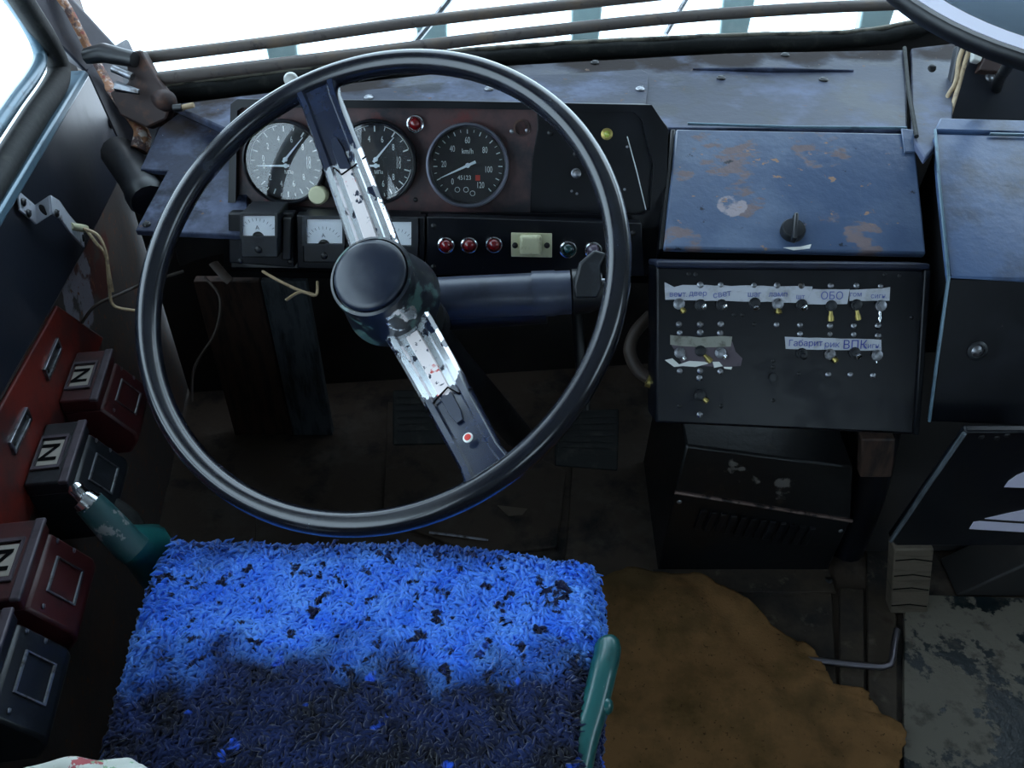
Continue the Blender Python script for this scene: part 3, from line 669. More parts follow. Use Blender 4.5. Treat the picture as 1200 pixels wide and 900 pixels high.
for x, y in ((820.5, 334), (844.5, 334), (883.5, 334.5), (910.5, 334.5), (939, 335), (973.5, 335), (1003.5, 335), (1032, 335.5),
             (795.5, 380), (820.5, 380), (844.5, 380), (910, 380.5), (937.5, 381), (972.5, 382), (1000.5, 382), (1029, 382),
             (796.5, 390), (820.5, 389.5), (844, 390.5), (937.5, 391.5), (972.5, 391.5), (1000.5, 392), (1029, 393.5),
             (796.5, 435), (820.5, 434.5), (844, 435.5), (819.5, 443), (970.5, 439), (996.5, 439), (1023, 440), (820, 486)):
    put('screw', me_screw, sw, SBP.mat(x, y, 0, random.uniform(0, 3), random.uniform(.62, .80)))
for x, y in ((807, 321), (815, 321.5), (1037, 322), (1054, 323), (860, 369), (870, 369), (884, 380), (906, 423), (906, 430), (936, 438), (906, 469), (845, 476), (1068, 372), (796, 476)):
    put('screw', me_screwdark, sw, SBP.mat(x, y, 0, random.uniform(0, 3), .5))
part('blank_plug', MB().lathe(SBP.hit(906, 442), SBP.n, [(.006, 0), (.006, .0015), (.0045, .0018), (.001, .0018)], 18), m_blackbox, sw, smooth=40)
nut = MB().lathe((0, 0, 0), (0, 0, 1), [(.0075, 0), (.0075, .003), (.0055, .0035), (.0055, .0055), (.0035, .006)], 12)
nut_steel = nut.mesh('nut', m_steel, smooth=30); nut_dark = nut.mesh('nut', m_blackbox, smooth=30)
def lever_mesh(mat, ln):
    b_ = MB().lathe((0, 0, 0), (0, 0, 1), [(.0022, .003), (.0028, ln * .6), (.0040, ln * .75), (.0042, ln), (.002, ln + .0012)], 12)
    return b_.mesh('lever', mat, smooth=45)
lv_b, lv_bl, lv_c, lv_cl, lv_d = lever_mesh(m_brass, .013), lever_mesh(m_brass, .020), lever_mesh(m_chrome, .011), lever_mesh(m_chrome, .022), lever_mesh(m_blackplain, .012)
for (x, y, lv, nt_, tilt) in ((795.5, 356, lv_b, nut_steel, -.25), (820.5, 357, lv_c, nut_dark, .7), (845, 357, lv_c, nut_dark, .7), (884, 355, lv_c, nut_dark, .35), (911, 356, lv_b, nut_steel, -.2),
                              (939, 357, lv_c, nut_dark, .7), (973.5, 358, lv_bl, nut_dark, -.55), (1003, 357, lv_bl, nut_dark, -.55), (1031.5, 358, lv_cl, nut_steel, -.7),
                              (796.5, 413, lv_c, nut_steel, -.2), (820.5, 411, lv_bl, nut_dark, -.5), (844, 413, lv_c, nut_steel, 0), (939, 414, lv_d, nut_dark, .8),
                              (972, 415, lv_b, nut_steel, -.1), (1001, 413, lv_c, nut_dark, .5), (1027, 416, lv_cl, nut_steel, -.75), (820, 463, lv_b, nut_dark, -.3)):
    o = put('toggle', nt_, sw, SBP.mat(x, y, 0, random.random()))
    l_ = link('lever', lv, o); l_.matrix_local = (SBP.mat(x, y, 0).to_3x3().to_4x4().inverted() @ o.matrix_local.to_3x3().to_4x4()).inverted() @ Matrix.Rotation(-tilt, 4, 'X')
# ------------------------------------------------------------------ right console
k0, k1 = at(1112, 325, 1.115), at(1098, 140, 1.27)
CUP = Pl(k0, (k1 - k0).cross(V((1, .0, 0)))); 
if CUP.n.z < 0: CUP = Pl(k0, -CUP.n)
CFR = Pl(k0, ele(22))
con = thing('side_console', 'dark blue console at the right edge with kinked front and a slotted lock', 'console', CFR.hit(1150, 495, -.05))
m_con = M('console_paint', srgb(66, 88, 124), .34, spec=.6, layers=[dict(col=srgb(30, 36, 52), scale=9, lo=.45, hi=.65), dict(col=srgb(62, 80, 110), scale=20, lo=.58, hi=.7, rough=.5)], bump=(70, .25, .002))
part('sloping_top', slab(CUP, [(1112, 325), (1100, 215), (1096, 156), (1260, 160), (1270, 330)], .012, 0), m_con, con, bevel=.003)
part('rear_flap', slab(CUP, [(1096, 152), (1102, 138), (1250, 142), (1250, 156)], .010, .004), m_con, con, bevel=.002)
part('edge_strip', MB().tube([CUP.hit(1096, 152, .002), CUP.hit(1101, 215, .002), CUP.hit(1112, 325, .002), CFR.hit(1100, 410, .002), CFR.hit(1089, 494, .002)], .0022, 6), m_trim, con, smooth=50)
part('front_panel', slab(CFR, [(1113, 326), (1270, 330), (1262, 502), (1090, 494)], .012, 0), m_black, con, bevel=.002)
part('body', MB().prism([CUP.hit(1116, 322, -.013), CUP.hit(1102, 160, -.013), CUP.hit(1260, 162, -.013), CUP.hit(1268, 322, -.013)], V((0, .02, -.14))), m_gap, con)
lk = part('lock', MB().lathe(CFR.hit(1145, 411), CFR.n, [(.013, 0), (.013, .0016), (.010, .003), (.0085, .003), (.0085, .001), (.003, .001)], 24), m_blackbox, con, smooth=40)
put('screw', me_screw, lk, CFR.mat(1144, 411, .001, .4, 1.3))
part('top_edge', MB().tube([CUP.hit(1160, 157, .004), CUP.hit(1260, 159, .004)], .002, 6), m_trim, con)
# ------------------------------------------------------------------ behind the console
RB = Pl(at(1150, 100, 1.42), ele(42))
rw = thing('rear_cover', 'dark cover behind the side console with a torn left edge', 'cover', RB.hit(1150, 140))
part('cover_sheet', slab(RB, [(1124, 50), (1260, 60), (1260, 146), (1104, 146), (1112, 110)], .02, 0), m_sidepanel, rw, bevel=.003)
part('white_block', slab(RB, [(1143, 50), (1157, 53), (1150, 72), (1141, 70)], .02, .012), m_white, rw, bevel=.002)
part('brown_block', slab(RB, [(1158, 56), (1180, 60), (1172, 84), (1148, 82)], .02, .016), m_rustybracket, rw, bevel=.002)
put('screw', me_screw, rw, RB.mat(1160, 90, 0, .4, 1.4)); put('screw', me_screwdark, rw, RB.mat(1092, 80, .0, .2, 1.2))
for q, lb in (([(1133, 46, 1.40), (1124, 70, 1.395), (1120, 96, 1.385), (1110, 115, 1.38), (1108, 140, 1.36)], 'left one of two tan cables dropping behind the side console'),
              ([(1139, 48, 1.395), (1130, 76, 1.39), (1122, 105, 1.38), (1112, 138, 1.35)], 'right one of two tan cables dropping behind the side console')):
    tag(part('cable', MB().tube(curve_pts([at(*p) for p in q], 6), .0036, 8), m_wire, smooth=60), lb, 'cable', 'tan cables behind the side console')
# round mirror at the upper right
mc = at(1262, -62, 1.0)
mn = ele(76)
mi = thing('round_mirror', 'large round mirror with black rim and pale ring at the upper right corner', 'mirror', mc)
mr = .250
part('arm', MB().tube(curve_pts([mc - mn * .03 + V((-.03, .0, 0)), at(1190, 58, 1.12), at(1172, 92, 1.36), RB.hit(1168, 104)], 4), .008, 10), m_blackplain, mi, smooth=50)
part('rim', MB().lathe(mc, mn, [(mr * .80, -.016), (mr * .975, -.014), (mr, -.006), (mr, .003), (mr * .99, .006), (mr * .965, .006), (mr * .96, .003)], 64), m_blackplain, mi, smooth=40)
part('pale_ring', MB().lathe(mc, mn, [(mr * .965, .001), (mr * .96, .006), (mr * .86, .004), (mr * .85, .001)], 64, cap=False), m_lilac, mi, smooth=40)
part('mirror_glass', MB().lathe(mc, mn, [(mr * .862, .000), (mr * .85, .003), (mr * .5, .009), (mr * .2, .011), (.002, .0115)], 64), m_mirrorface, mi, smooth=60)
# ------------------------------------------------------------------ column switch (thick stalk right of the hub)
cs = thing('column_switch', 'thick dark column switch tube lying between hub and wheel rim', 'switch', at(600, 378, 1.13))
ax0, ax1 = at(440, 356, 1.14), at(640, 345, 1.12)
m_stalk = M('stalk_paint', srgb(56, 62, 78), .34, layers=[dict(col=srgb(36, 40, 54), scale=20, lo=.5, hi=.7)])
part('tube', MB().tube([ax0, at(540, 350, 1.13), ax1], [.0285, .0285, .0275], 24), m_stalk, cs, smooth=50)
part('lower_shell', MB().tube([at(470, 368, 1.15), at(640, 357, 1.13)], [.026, .024], 20), m_blackplain, cs, smooth=50)
part('collar', MB().tube([at(624, 345, 1.12), at(650, 343.5, 1.119), at(652, 343.5, 1.119), at(669, 342.5, 1.118)], [.029, .0285, .0275, .0275], 24), m_stalk, cs, smooth=40)
kn = part('end_cap', MB().tube([at(671, 342, 1.117), at(690, 341, 1.116), at(706, 340, 1.115)], [.0285, .0275, .021], 24), m_blackplain, cs, smooth=40)
KP = Pl(at(690, 325, 1.085), ele(30, 5))
part('lever_flap', slab(KP, [(672, 335), (680, 308), (697, 293), (711, 297), (704, 312), (706, 336), (700, 350), (674, 350)], .012), m_blackbox, kn, bevel=.003)
part('pin', MB().tube([at(704, 330, 1.10), at(714, 330, 1.10)], .004, 8), m_steel, kn, smooth=50)
# ================================================================== STEERING WHEEL
wc = V((-.1495, .7977, .7801)); e_, a_ = .9585, -.402
wn = V((math.sin(a_) * math.cos(e_), -math.cos(a_) * math.cos(e_), math.sin(e_)))
WH = Pl(wc, wn)
WR = .262
whl = thing('steering_wheel', 'large dark two-spoke steering wheel with chipped chrome spokes and a black hub cap', 'steering wheel', wc - wn * .10)
nseg, sec = 128, 20
mb = MB(); vs = []; fs = []
for i in range(nseg):
    a = 2 * math.pi * i / nseg; rd_ = WH.u * math.cos(a) + WH.v * math.sin(a)
    for k_ in range(sec):
        w = 2 * math.pi * k_ / sec
        vs.append(wc + rd_ * (WR + math.cos(w) * .0128) + wn * (math.sin(w) * .0148))
for i in range(nseg):
    for k_ in range(sec):
        j = (i + 1) % nseg; l_ = (k_ + 1) % sec
        fs.append((i * sec + k_, j * sec + k_, j * sec + l_, i * sec + l_))
part('rim', mb.add(vs, fs), m_wheel, whl, smooth=60)
def loft(path, width, prof, side, nrm):
    """prof: list of (x in -1..1 of half width, height)"""
    b_ = MB(); vs = []; m_ = len(prof)
    for p, w, n_ in zip(path, width, nrm):
        vs += [p + side * (x * w) + n_ * h for x, h in prof]
    fs = [(i * m_ + k_, i * m_ + (k_ + 1) % m_, (i + 1) * m_ + (k_ + 1) % m_, (i + 1) * m_ + k_) for i in range(len(path) - 1) for k_ in range(m_)]
    fs += [tuple(range(m_)), tuple(reversed(range((len(path) - 1) * m_, len(path) * m_)))]
    return b_.add(vs, fs)
hub_c = wc - wn * .062
def spoke(px, py, which):
    e = WH.hit(px, py, 0); d_ = (e - wc).normalized(); e = wc + d_ * (WR - .006)
    side = d_.cross(wn).normalized()
    pth = []; wid = []; nr = []
    S = [(0.0, .032, -.058), (.10, .055, -.058), (.2, .075, -.056), (.4, .12, -.044), (.6, .165, -.028), (.8, .21, -.012), (.92, .237, -.003), (1, .258, .001)]
    for q, r_, h_ in S:
        pth.append(wc + d_ * r_ + wn * h_); wid.append(.0285 - .006 * q + (.004 if q > .95 else 0))
    for i in range(len(pth)):
        tg = pth[min(i + 1, len(pth) - 1)] - pth[max(i - 1, 0)]
        nr.append(side.cross(tg).normalized())
    if nr[0].dot(wn) < 0: nr = [-v_ for v_ in nr]
    return d_, side, pth, wid, nr
def spoke_mat(name, d_, side, sc, sh):
    """dark enamel worn through to bright metal near the hub, with red primer at the worn edge"""
    sp_ = [(wc + d_ * r_ + wn * h_ + side * o_, rad) for r_, h_, o_, rad in sc]
    rp = [(wc + d_ * r_ + wn * h_ + side * o_, rad) for r_, h_, o_, rad in sh]
    return M(name, srgb(24, 32, 52), .22, spec=.6, coat=.4, layers=[
        dict(col=srgb(40, 52, 80), scale=20, lo=.5, hi=.75),
        dict(col=srgb(196, 60, 50), scale=60, lo=.47, hi=.48, rough=.5, spots=rp, gain=1.6),
        dict(col=srgb(226, 229, 232), scale=46, lo=.43, hi=.44, rough=.22, metal=.75, stretch=(1, .7, .7), spots=sp_, gain=1.9)])
PROF = [(-1, -.006), (-1, .004), (-.86, .0095), (-.62, .0095), (-.52, .0055), (.52, .0055), (.62, .0095), (.86, .0095), (1, .004), (1, -.006)]
for (px, py, sc, sh) in ((371, 102, [(.075, -.05, 0, .07), (.11, -.045, -.01, .06), (.15, -.03, .012, .05), (.14, -.03, -.018, .05)], [(.155, -.03, 0, .02), (.10, -.045, .004, .02)]),
                         (575, 556, [(.06, -.05, 0, .07), (.09, -.05, .01, .06), (.12, -.04, -.012, .05), (.13, -.035, .02, .035)], [(.125, -.04, .0, .025), (.10, -.045, -.008, .02), (.145, -.03, .0, .015)])):
    d_, side, pth, wid, nr = spoke(px, py, 0)
    ms = spoke_mat('worn_spoke_enamel', d_, side, sc, sh)
    so_ = part('spoke', loft(pth, wid, PROF, side, nr), ms, whl, smooth=32)
    # embossed tongue in the middle of the spoke, worn to pale primer with red traces
    line_ = [(wc + d_ * r_ + wn * h_, .034) for r_, h_ in ((.06, -.055), (.085, -.05), (.11, -.043), (.135, -.035))]
    m_strip = M('worn_strip_enamel', srgb(24, 32, 52), .3, spec=.5, layers=[
        dict(col=srgb(232, 220, 218), scale=50, lo=.36, hi=.38, rough=.4, spots=line_, gain=2.2),
        dict(col=srgb(200, 66, 56), scale=44, lo=.545, hi=.56, rough=.5, spots=line_[2:] if py > 300 else line_[3:], gain=2.0),
        dict(col=srgb(30, 38, 58), scale=110, lo=.60, hi=.62)])
    tp = [wc + d_ * r_ + wn * h_ for r_, h_ in ((.060, -.0585), (.10, -.050), (.14, -.037), (.18, -.0225), (.192, -.018))]
    tn = [nr[2], nr[3], nr[4], nr[5], nr[5]]
    part('embossed_strip', loft(tp, [.0085, .0085, .0080, .0070, .004], [(-1, .004), (-.8, .0085), (.8, .0085), (1, .004)], side, tn), m_strip, so_, smooth=40)
    # dark crack across the enamel
    cr = [wc + d_ * (.155 if py < 300 else .152) + wn * (-.0235) + side * s_ + d_ * o_ for s_, o_ in ((-.027, .010), (-.012, .006), (-.006, -.006), (.010, -.002), (.027, .004))]
    part('crack', MB().tube(cr, .0011, 5), m_gap, so_)
    if py > 300:
        rv = pth[6] + nr[6] * .0056 - d_ * .022
        part('red_dot', MB().lathe(rv, nr[6], [(.0052, 0), (.0052, .0012), (.0045, .0016), (.001, .0016)], 20), m_white, so_, smooth=40)
        part('red_dot_centre', MB().lathe(rv, nr[6], [(.0036, .0012), (.0034, .0022), (.001, .0024)], 20), M('red_enamel', srgb(206, 48, 38), .4), so_, smooth=40)
m_hub = M('worn_hub_enamel', srgb(22, 27, 36), .3, spec=.6, layers=[dict(col=srgb(70, 96, 92), scale=26, lo=.55, hi=.60), dict(col=srgb(150, 144, 126), scale=34, lo=.62, hi=.65, rough=.4, metal=.5), dict(col=srgb(210, 212, 214), scale=50, lo=.50, hi=.52, rough=.25, metal=.8, spots=[(wc + WH.u * .04 - wn * .03 - WH.v * .03, .035)], gain=2)])
part('hub', MB().lathe(wc, wn, [(.030, -.13), (.032, -.085), (.052, -.080), (.056, -.068), (.053, -.052), (.0475, -.030), (.0465, -.006), (.0455, -.001), (.0425, .0005), (.0420, -.004)], 56), m_hub, whl, smooth=40)
m_cap = M('hub_cap_plastic', srgb(26, 32, 46), .28, layers=[dict(col=srgb(36, 42, 54), scale=40, lo=.5, hi=.75, rough=.5)])
part('hub_cap', MB().lathe(wc, wn, [(.0405, -.012), (.0405, .0015), (.0395, .004), (.034, .0062), (.02, .008), (.001, .0085)], 56), m_cap, whl, smooth=50)
# column
col_ = thing('steering_column', 'dark steering column running down from the wheel hub to the floor', 'steering column', wc - wn * .5)
part('column_tube', MB().tube([wc - wn * .13, wc - wn * .30, wc - wn * .80], [.030, .026, .024], 20), m_blackplain, col_, smooth=50)
part('column_collar', MB().tube([wc - wn * .135, wc - wn * .16, wc - wn * .17], [.040, .040, .030], 20), m_blackplain, col_, smooth=50)
# ================================================================== LEFT WALL FITTINGS
def nameplate(px, label):
    (ax, ay), (bx, by) = px
    a, b = W.hit(ax, ay, .008), W.hit(bx, by, .008)
    d_ = (b - a); ln = d_.length; d_.normalize(); up_ = W.n.cross(d_).normalized()
    c = (a + b) / 2
    t = thing('slotted_plate', label, 'plate', c, 'slotted plates on the red panel')
    rect = lambda l_, w_, h_: [c + d_ * (sx * l_ / 2) + up_ * (sy * w_ / 2) + W.n * h_ for sx, sy in ((-1, -1), (1, -1), (1, 1), (-1, 1))]
    part('plate_rim', MB().frame(rect(ln, .020, .002), rect(ln * .86, .011, .002), -W.n * .005), m_steel, t, bevel=.0008)
    part('plate_inset', MB().prism(rect(ln * .9, .013, -.001), -W.n * .002), m_blackbox, t)
    for s_ in (-1, 1):
        p = c + d_ * (s_ * ln * .36)
        put('screw', me_screwdark, t, Matrix.Translation(p) @ Matrix((d_, up_, W.n)).transposed().to_4x4() @ Matrix.Scale(.6, 4))
nameplate(((54, 440), (70, 402)), 'narrow steel slotted plate on the red panel, upper of two')
nameplate(((14, 526), (34, 484)), 'narrow steel slotted plate on the red panel, lower of two')
def breaker(px, py, label, body, lid, number=True):
    """box on the wall; (px,py) = pixel of the top face's far right corner"""
    wdt, ln, ht = .058, .115, .112
    p = W.hit(px, py, wdt)                          # far right top corner
    T = lambda a, b, z: p + WD * (-a) + W.n * (-b) + V((0, 0, -z))     # a: back along wall, b: towards the wall, z: down
    t = thing('relay_box', label, 'relay box', T(ln / 2, wdt, ht), 'relay boxes along the left wall')
    lidm = MB().prism([T(0, 0, 0), T(ln, 0, 0), T(ln, wdt - .007, 0), T(0, wdt - .007, 0)], V((0, 0, -.022)))
    lo_ = part('lid', lidm, lid, t, bevel=.003)
    part('lid_edge', MB().prism([T(-.001, -.002, -.001), T(ln + .001, -.002, -.001), T(ln + .001, .010, -.001), T(-.001, .010, -.001)], V((0, 0, -.006))), m_greyface, lo_, bevel=.002)
    prof = [(-.003, .022), (-.036, .074), (-.036, .090), (-.020, ht), (wdt - .007, ht), (wdt - .007, .022)]
    part('case', MB().prism([T(.003, b + .002, z) for b, z in prof], WD * (-(ln - .006))), body, t, bevel=.004)
    pl_ = part('number_plate', MB().prism([T(a, b, -.0005) for a, b in ((.036, .018), (.082, .018), (.082, .044), (.036, .044))], V((0, 0, -.002))), m_plate, lo_, bevel=.0008)
    fr_ = MB().frame([T(a, b, -.003) for a, b in ((.028, .013), (.090, .013), (.090, .048), (.028, .048))], [T(a, b, -.003) for a, b in ((.033, .016), (.085, .016), (.085, .046), (.033, .046))], V((0, 0, -.004)))
    part('plate_rim', fr_, m_greyface, lo_)
    if number:
        mtx = Matrix.Translation(T(.059, .031, -.0012)) @ Matrix((WD, -W.n, V((0, 0, 1)))).transposed().to_4x4() 
        part('letter', lettering(MB(), 'N', mtx, .030, 1.5), m_gap, pl_)
    SP = Pl(T(0, .001, 0), W.n)
    hoop = [(.020, .028), (.020, .062), (.056, .062), (.056, .028)]
    part('wire_clip', MB().frame([T(a, -.004 - (z - .022) * .635, z) for a, z in ((.030, .034), (.080, .034), (.080, .066), (.030, .066))], [T(a, -.004 - (z - .022) * .635, z) for a, z in ((.032, .036), (.078, .036), (.078, .064), (.032, .064))], -W.n * .002), m_steel, t)
    for a, z in ((.010, .030), (.010, .050), (.100, .036)):
        put('screw', me_screw, t, Matrix.Translation(T(a, -.002 - (z - .022) * .635, z)) @ Matrix((WD, V((0, 0, 1)), W.n)).transposed().to_4x4() @ Matrix.Scale(.6, 4))
    part('cable_gland', MB().tube([T(.006, .030, ht - .004), T(-.012, .030, ht + .010)], [.010, .008], 10), m_blackplain, t, smooth=50)
    return t
breaker(131, 409, 'maroon relay box with letter plate below the slotted plates, topmost in the row', m_maroon, m_maroon)
breaker(100, 492, 'black relay box with letter plate, second from the top in the row', m_blackbox, m_blackbox)
breaker(52, 607, 'maroon relay box with letter plate, third down beside the teal lever', m_maroon, m_maroon)
breaker(14, 712, 'black relay box at the picture edge, lowest of the row', m_blackbox, m_blackbox, False)
# chrome bracket and its wires
zb = thing('bent_bracket', 'bright bent metal bracket screwed to the dark side panel', 'bracket', W.hit(45, 245, .03))
pth = [((20, 235), .026), ((40, 252), .027), ((58, 240), .050), ((68, 246), .052), ((80, 263), .050), ((96, 280), .030)]
top_ = []; bot_ = []
wv_ = W.n.cross(W.hit(96, 280) - W.hit(20, 235)).normalized() * .0125
for (x, y), h_ in pth:
    c = W.hit(x, y, h_); top_.append(c + wv_); bot_.append(c - wv_)
mb = MB()
n_ = len(top_)
off_ = W.n * .003
mb.add(top_ + bot_ + [p + off_ for p in top_] + [p + off_ for p in bot_],
       [(i, i + 1, n_ + i + 1, n_ + i) for i in range(n_ - 1)] + [(2 * n_ + i, 3 * n_ + i, 3 * n_ + i + 1, 2 * n_ + i + 1) for i in range(n_ - 1)] +
       [(i, 2 * n_ + i, 2 * n_ + i + 1, i + 1) for i in range(n_ - 1)] + [(n_ + i, n_ + i + 1, 3 * n_ + i + 1, 3 * n_ + i) for i in range(n_ - 1)] +
       [(0, n_, 3 * n_, 2 * n_), (n_ - 1, 3 * n_ - 1, 4 * n_ - 1, 2 * n_ - 1)])
part('strap', mb, M('scuffed_zinc', srgb(196, 198, 206), .45, .35, layers=[dict(col=srgb(120, 112, 112), scale=60, lo=.58, hi=.66)]), zb, bevel=.001)
for x, y, h_ in ((27, 237, .030), (33, 250, .030), (66, 250, .056), (97, 279, .035)): put('screw', me_screwdark, zb, W.mat(x, y, h_, .4, 1.0))
part('hole', MB().lathe(W.hit(51, 246, .042), (W.n + V((0, 0, .5))).normalized(), [(.008, 0), (.006, .0012)], 16), m_gap, zb)
part('ferrule', MB().tube([W.hit(82, 265, .05), W.hit(100, 268, .055)], .0055, 10), m_cream, zb, smooth=50)
for q, lb, mt_ in (([(98, 268, 1.16), (115, 276, 1.16), (124, 295, 1.165), (128, 320, 1.17), (132, 342, 1.18)], 'pale wire hanging from the bent bracket, outer one', m_wire),
              ([(100, 268, 1.17), (112, 284, 1.17), (124, 300, 1.175), (128, 335, 1.18), (133, 358, 1.19), (158, 364, 1.2)], 'pale wire hanging from the bent bracket and turning under the dashboard', m_wire),
              ([(96, 378, 1.21), (112, 358, 1.20), (140, 345, 1.21), (170, 332, 1.24), (215, 318, 1.27)], 'thin brown wire sweeping from the red panel up under the dash', m_wiredark),
              ([(240, 325, 1.25), (258, 350, 1.25), (252, 390, 1.26), (228, 430, 1.28), (225, 470, 1.3)], 'thin dark wire dangling below the dashboard wing', m_wiredark),
              ([(308, 318, 1.24), (325, 328, 1.22), (350, 340, 1.22), (368, 345, 1.23)], 'tan frayed wire loop left of the wheel hub', m_wire),
              ([(335, 352, 1.22), (352, 342, 1.22), (370, 346, 1.22), (372, 330, 1.24)], 'short tan wire end below the small meters', m_wire),
              ([(250, 308, 1.27), (262, 322, 1.26), (270, 330, 1.26)], 'flat tan strap under the leftmost square meter', m_wiredark)):
    tag(part('wire', MB().tube(curve_pts([at(*p) for p in q], 6), .0022 if 'strap' not in lb else .007, 6, flat=1 if 'strap' not in lb else .3), mt_, smooth=60), lb, 'wire', 'loose wires')
# teal lever with chrome end
tl = thing('hand_lever', 'teal hand lever with a chrome plunger beside the relay boxes', 'lever', at(190, 690, 1.18))
part('lever_arm', MB().tube([at(104, 589, 1.06), at(124, 610, 1.07), at(148, 636, 1.08), at(160, 646, 1.085)], [.017, .019, .020, .020], 18), m_tealworn, tl, smooth=50)
part('lever_foot', MB().tube([at(148, 636, 1.09), at(170, 640, 1.12), at(192, 672, 1.16)], [.022, .031, .030], 18), m_teal, tl, smooth=50)
ps = part('plunger', MB().tube([at(104, 589, 1.06), at(94, 578, 1.055), at(88, 571, 1.05), at(86, 568, 1.05)], [.009, .009, .0095, .006], 14), m_chrome, tl, smooth=50)
part('collar', MB().tube([at(107, 592, 1.06), at(97, 584, 1.057)], [.016, .014], 16), m_chrome, ps, smooth=40)
tag(part('brake_hose', MB().tube(curve_pts([at(120, 590, 1.2), at(150, 610, 1.2), at(165, 640, 1.22), at(170, 670, 1.25)], 5), .016, 10), m_rubber, smooth=50), 'black hose curving behind the teal hand lever', 'hose')
# ================================================================== UNDER THE DASH
UB = Pl((0, 1.38, 0), (0, -1, 0))
for pxs, mt_, lb in (([(226, 330), (303, 330), (300, 700), (226, 700)], m_brownboard, 'dark brown board standing under the dash, left of the grey one'),
                     ([(305, 330), (358, 330), (354, 700), (303, 700)], m_greyboard, 'dark grey board standing under the dash beside the brown board')):
    a = [UB.hit(x, y) for x, y in pxs]
    zb_ = .0
    a = [a[0], a[1], V((a[1].x, 1.38, zb_)), V((a[0].x, 1.38, zb_))]
    tag(part('kick_board', MB().prism(a, (0, .02, 0)), mt_, bevel=.002), lb, 'board', 'boards under the dashboard')
def pedal(label, pxs, t0, tilt, n_):
    pl_ = Pl(at(*pxs[0], t0), ele(tilt))
    c = pl_.hit((pxs[2][0] + pxs[3][0]) / 2, (pxs[2][1] + pxs[3][1]) / 2)
    t = thing('pedal', label, 'pedal', V((c.x, c.y + .03, .01)), 'foot pedals')
    part('pad', slab(pl_, pxs, .012), m_rubber, t, bevel=.003)
    for i in range(n_):
        q = (i + .5) / n_ * .72 + .04
        le = V((0, 0, 0)); 
        L0 = pl_.hit(*pxs[0]).lerp(pl_.hit(*pxs[3]), q); R0 = pl_.hit(*pxs[1]).lerp(pl_.hit(*pxs[2]), q)
        dd = (pl_.hit(*pxs[3]) - pl_.hit(*pxs[0])).normalized() * .0035
        L0 = L0.lerp(R0, .05); R0 = R0.lerp(L0, .05)
        part('rib', MB().prism([L0 - dd, R0 - dd, R0 + dd, L0 + dd], pl_.n * .005), m_rubber, t)
    part('arm', MB().tube([c + V((0, .045, .02)), c + V((0, .14, .06)), V((c.x, 1.64, .30))], .011, 10), m_blackplain, t, smooth=50)
pedal('ribbed dark pedal seen behind the lower wheel spoke', [(460, 457), (560, 455), (562, 520), (460, 522)], 1.50, 45, 6)
pedal('ribbed dark pedal right of the steering wheel', [(652, 482), (726, 479), (724, 552), (650, 546)], 1.52, 45, 7)
# hose with brass fitting left of the switch box
hs = thing('hose', 'brown hose with a brass fitting left of the switch box', 'hose', at(762, 458, 1.25))
part('hose_body', MB().tube(curve_pts([at(762, 370, 1.28), at(744, 390, 1.26), at(738, 412, 1.25), at(748, 434, 1.25), at(764, 445, 1.25)], 6), .009, 10), m_wiredark, hs, smooth=50)
part('fitting', MB().tube([at(758, 446, 1.24), at(768, 450, 1.24)], .009, 10), m_brass, hs, smooth=40)
# white knob on the sill
kn_ = thing('ball_knob', 'small round white knob behind the upper wheel rim', 'knob', DECK.hit(341, 104))
part('ball', MB().lathe(at(341, 93, 1.42), (0, 0, 1), [(.011 * math.sin(R(a)) + .0005, -.011 * math.cos(R(a))) for a in range(0, 181, 15)], 20), m_white, kn_, smooth=60)
part('stem', MB().tube([at(341, 93, 1.42), at(348, 104, 1.41)], .005, 8), m_white, kn_, smooth=60)
# ------------------------------------------------------------------ heater box
y0 = 1.02
ht = thing('heater_box', 'low black heater box with louvre slots below the switch box', 'heater', (.30, 1.1, 0))
HF = Pl((0, y0, 0), (0, -1, 0))
fl, fr = HF.hit(790, 576), HF.hit(998, 610)
tl_, tr_ = at(804, 522, 1.45), at(1000, 548, 1.45)
bl, br = V((fl.x - .005, y0, .0)), V((fr.x - .01, y0, .0))
b2l, b2r = V((tl_.x, 1.30, tl_.z + .02)), V((tr_.x, 1.30, tr_.z + .02))
mb = MB().add([fl, fr, tr_, tl_, bl, br, V((fr.x, 1.30, 0)), V((fl.x, 1.30, 0)), b2r, b2l],
              [(0, 1, 2, 3), (4, 5, 1, 0), (3, 2, 8, 9), (5, 6, 8, 2, 1), (7, 4, 0, 3, 9), (6, 7, 9, 8), (4, 7, 6, 5)])
m_heat = M('heater_enamel', srgb(18, 19, 21), .35, layers=[dict(col=srgb(92, 88, 84), scale=24, lo=.48, hi=.54, rough=.6, spots=[(at(870, 558, 1.47), .08), (at(920, 580, 1.47), .07)], gain=1.3), dict(col=srgb(40, 34, 30), scale=30, lo=.6, hi=.7)], bump=(60, .3, .002))
part('casing', mb, m_heat, ht, bevel=.004)
part('worn_edge', MB().tube([fl + V((0, -.002, .001)), fl.lerp(fr, .5) + V((0, -.002, .001)), fr + V((0, -.002, .001))], .0035, 6), M('worn_heater_edge', srgb(120, 100, 94), .4, .5, layers=[dict(col=srgb(40, 34, 34), scale=50, lo=.5, hi=.6)]), ht, smooth=50)
for i in range(12):
    p = fl.lerp(fr, .16 + i * .056) + V((0, 0, -.03))
    part('louvre', MB().prism([p + V((0, -.001, 0)), p + V((.010, -.001, 0)), p + V((.003, -.001, -.045)), p + V((-.007, -.001, -.045))], (0, -.006, .0)), m_blackplain, ht, bevel=.001)
part('foot_flange', MB().prism([(bl.x - .01, y0 - .05, .004), (br.x + .0, y0 - .05, .004), (br.x + .0, y0, .004), (bl.x - .01, y0, .004)], (0, 0, .006)), m_floor, ht, bevel=.001)
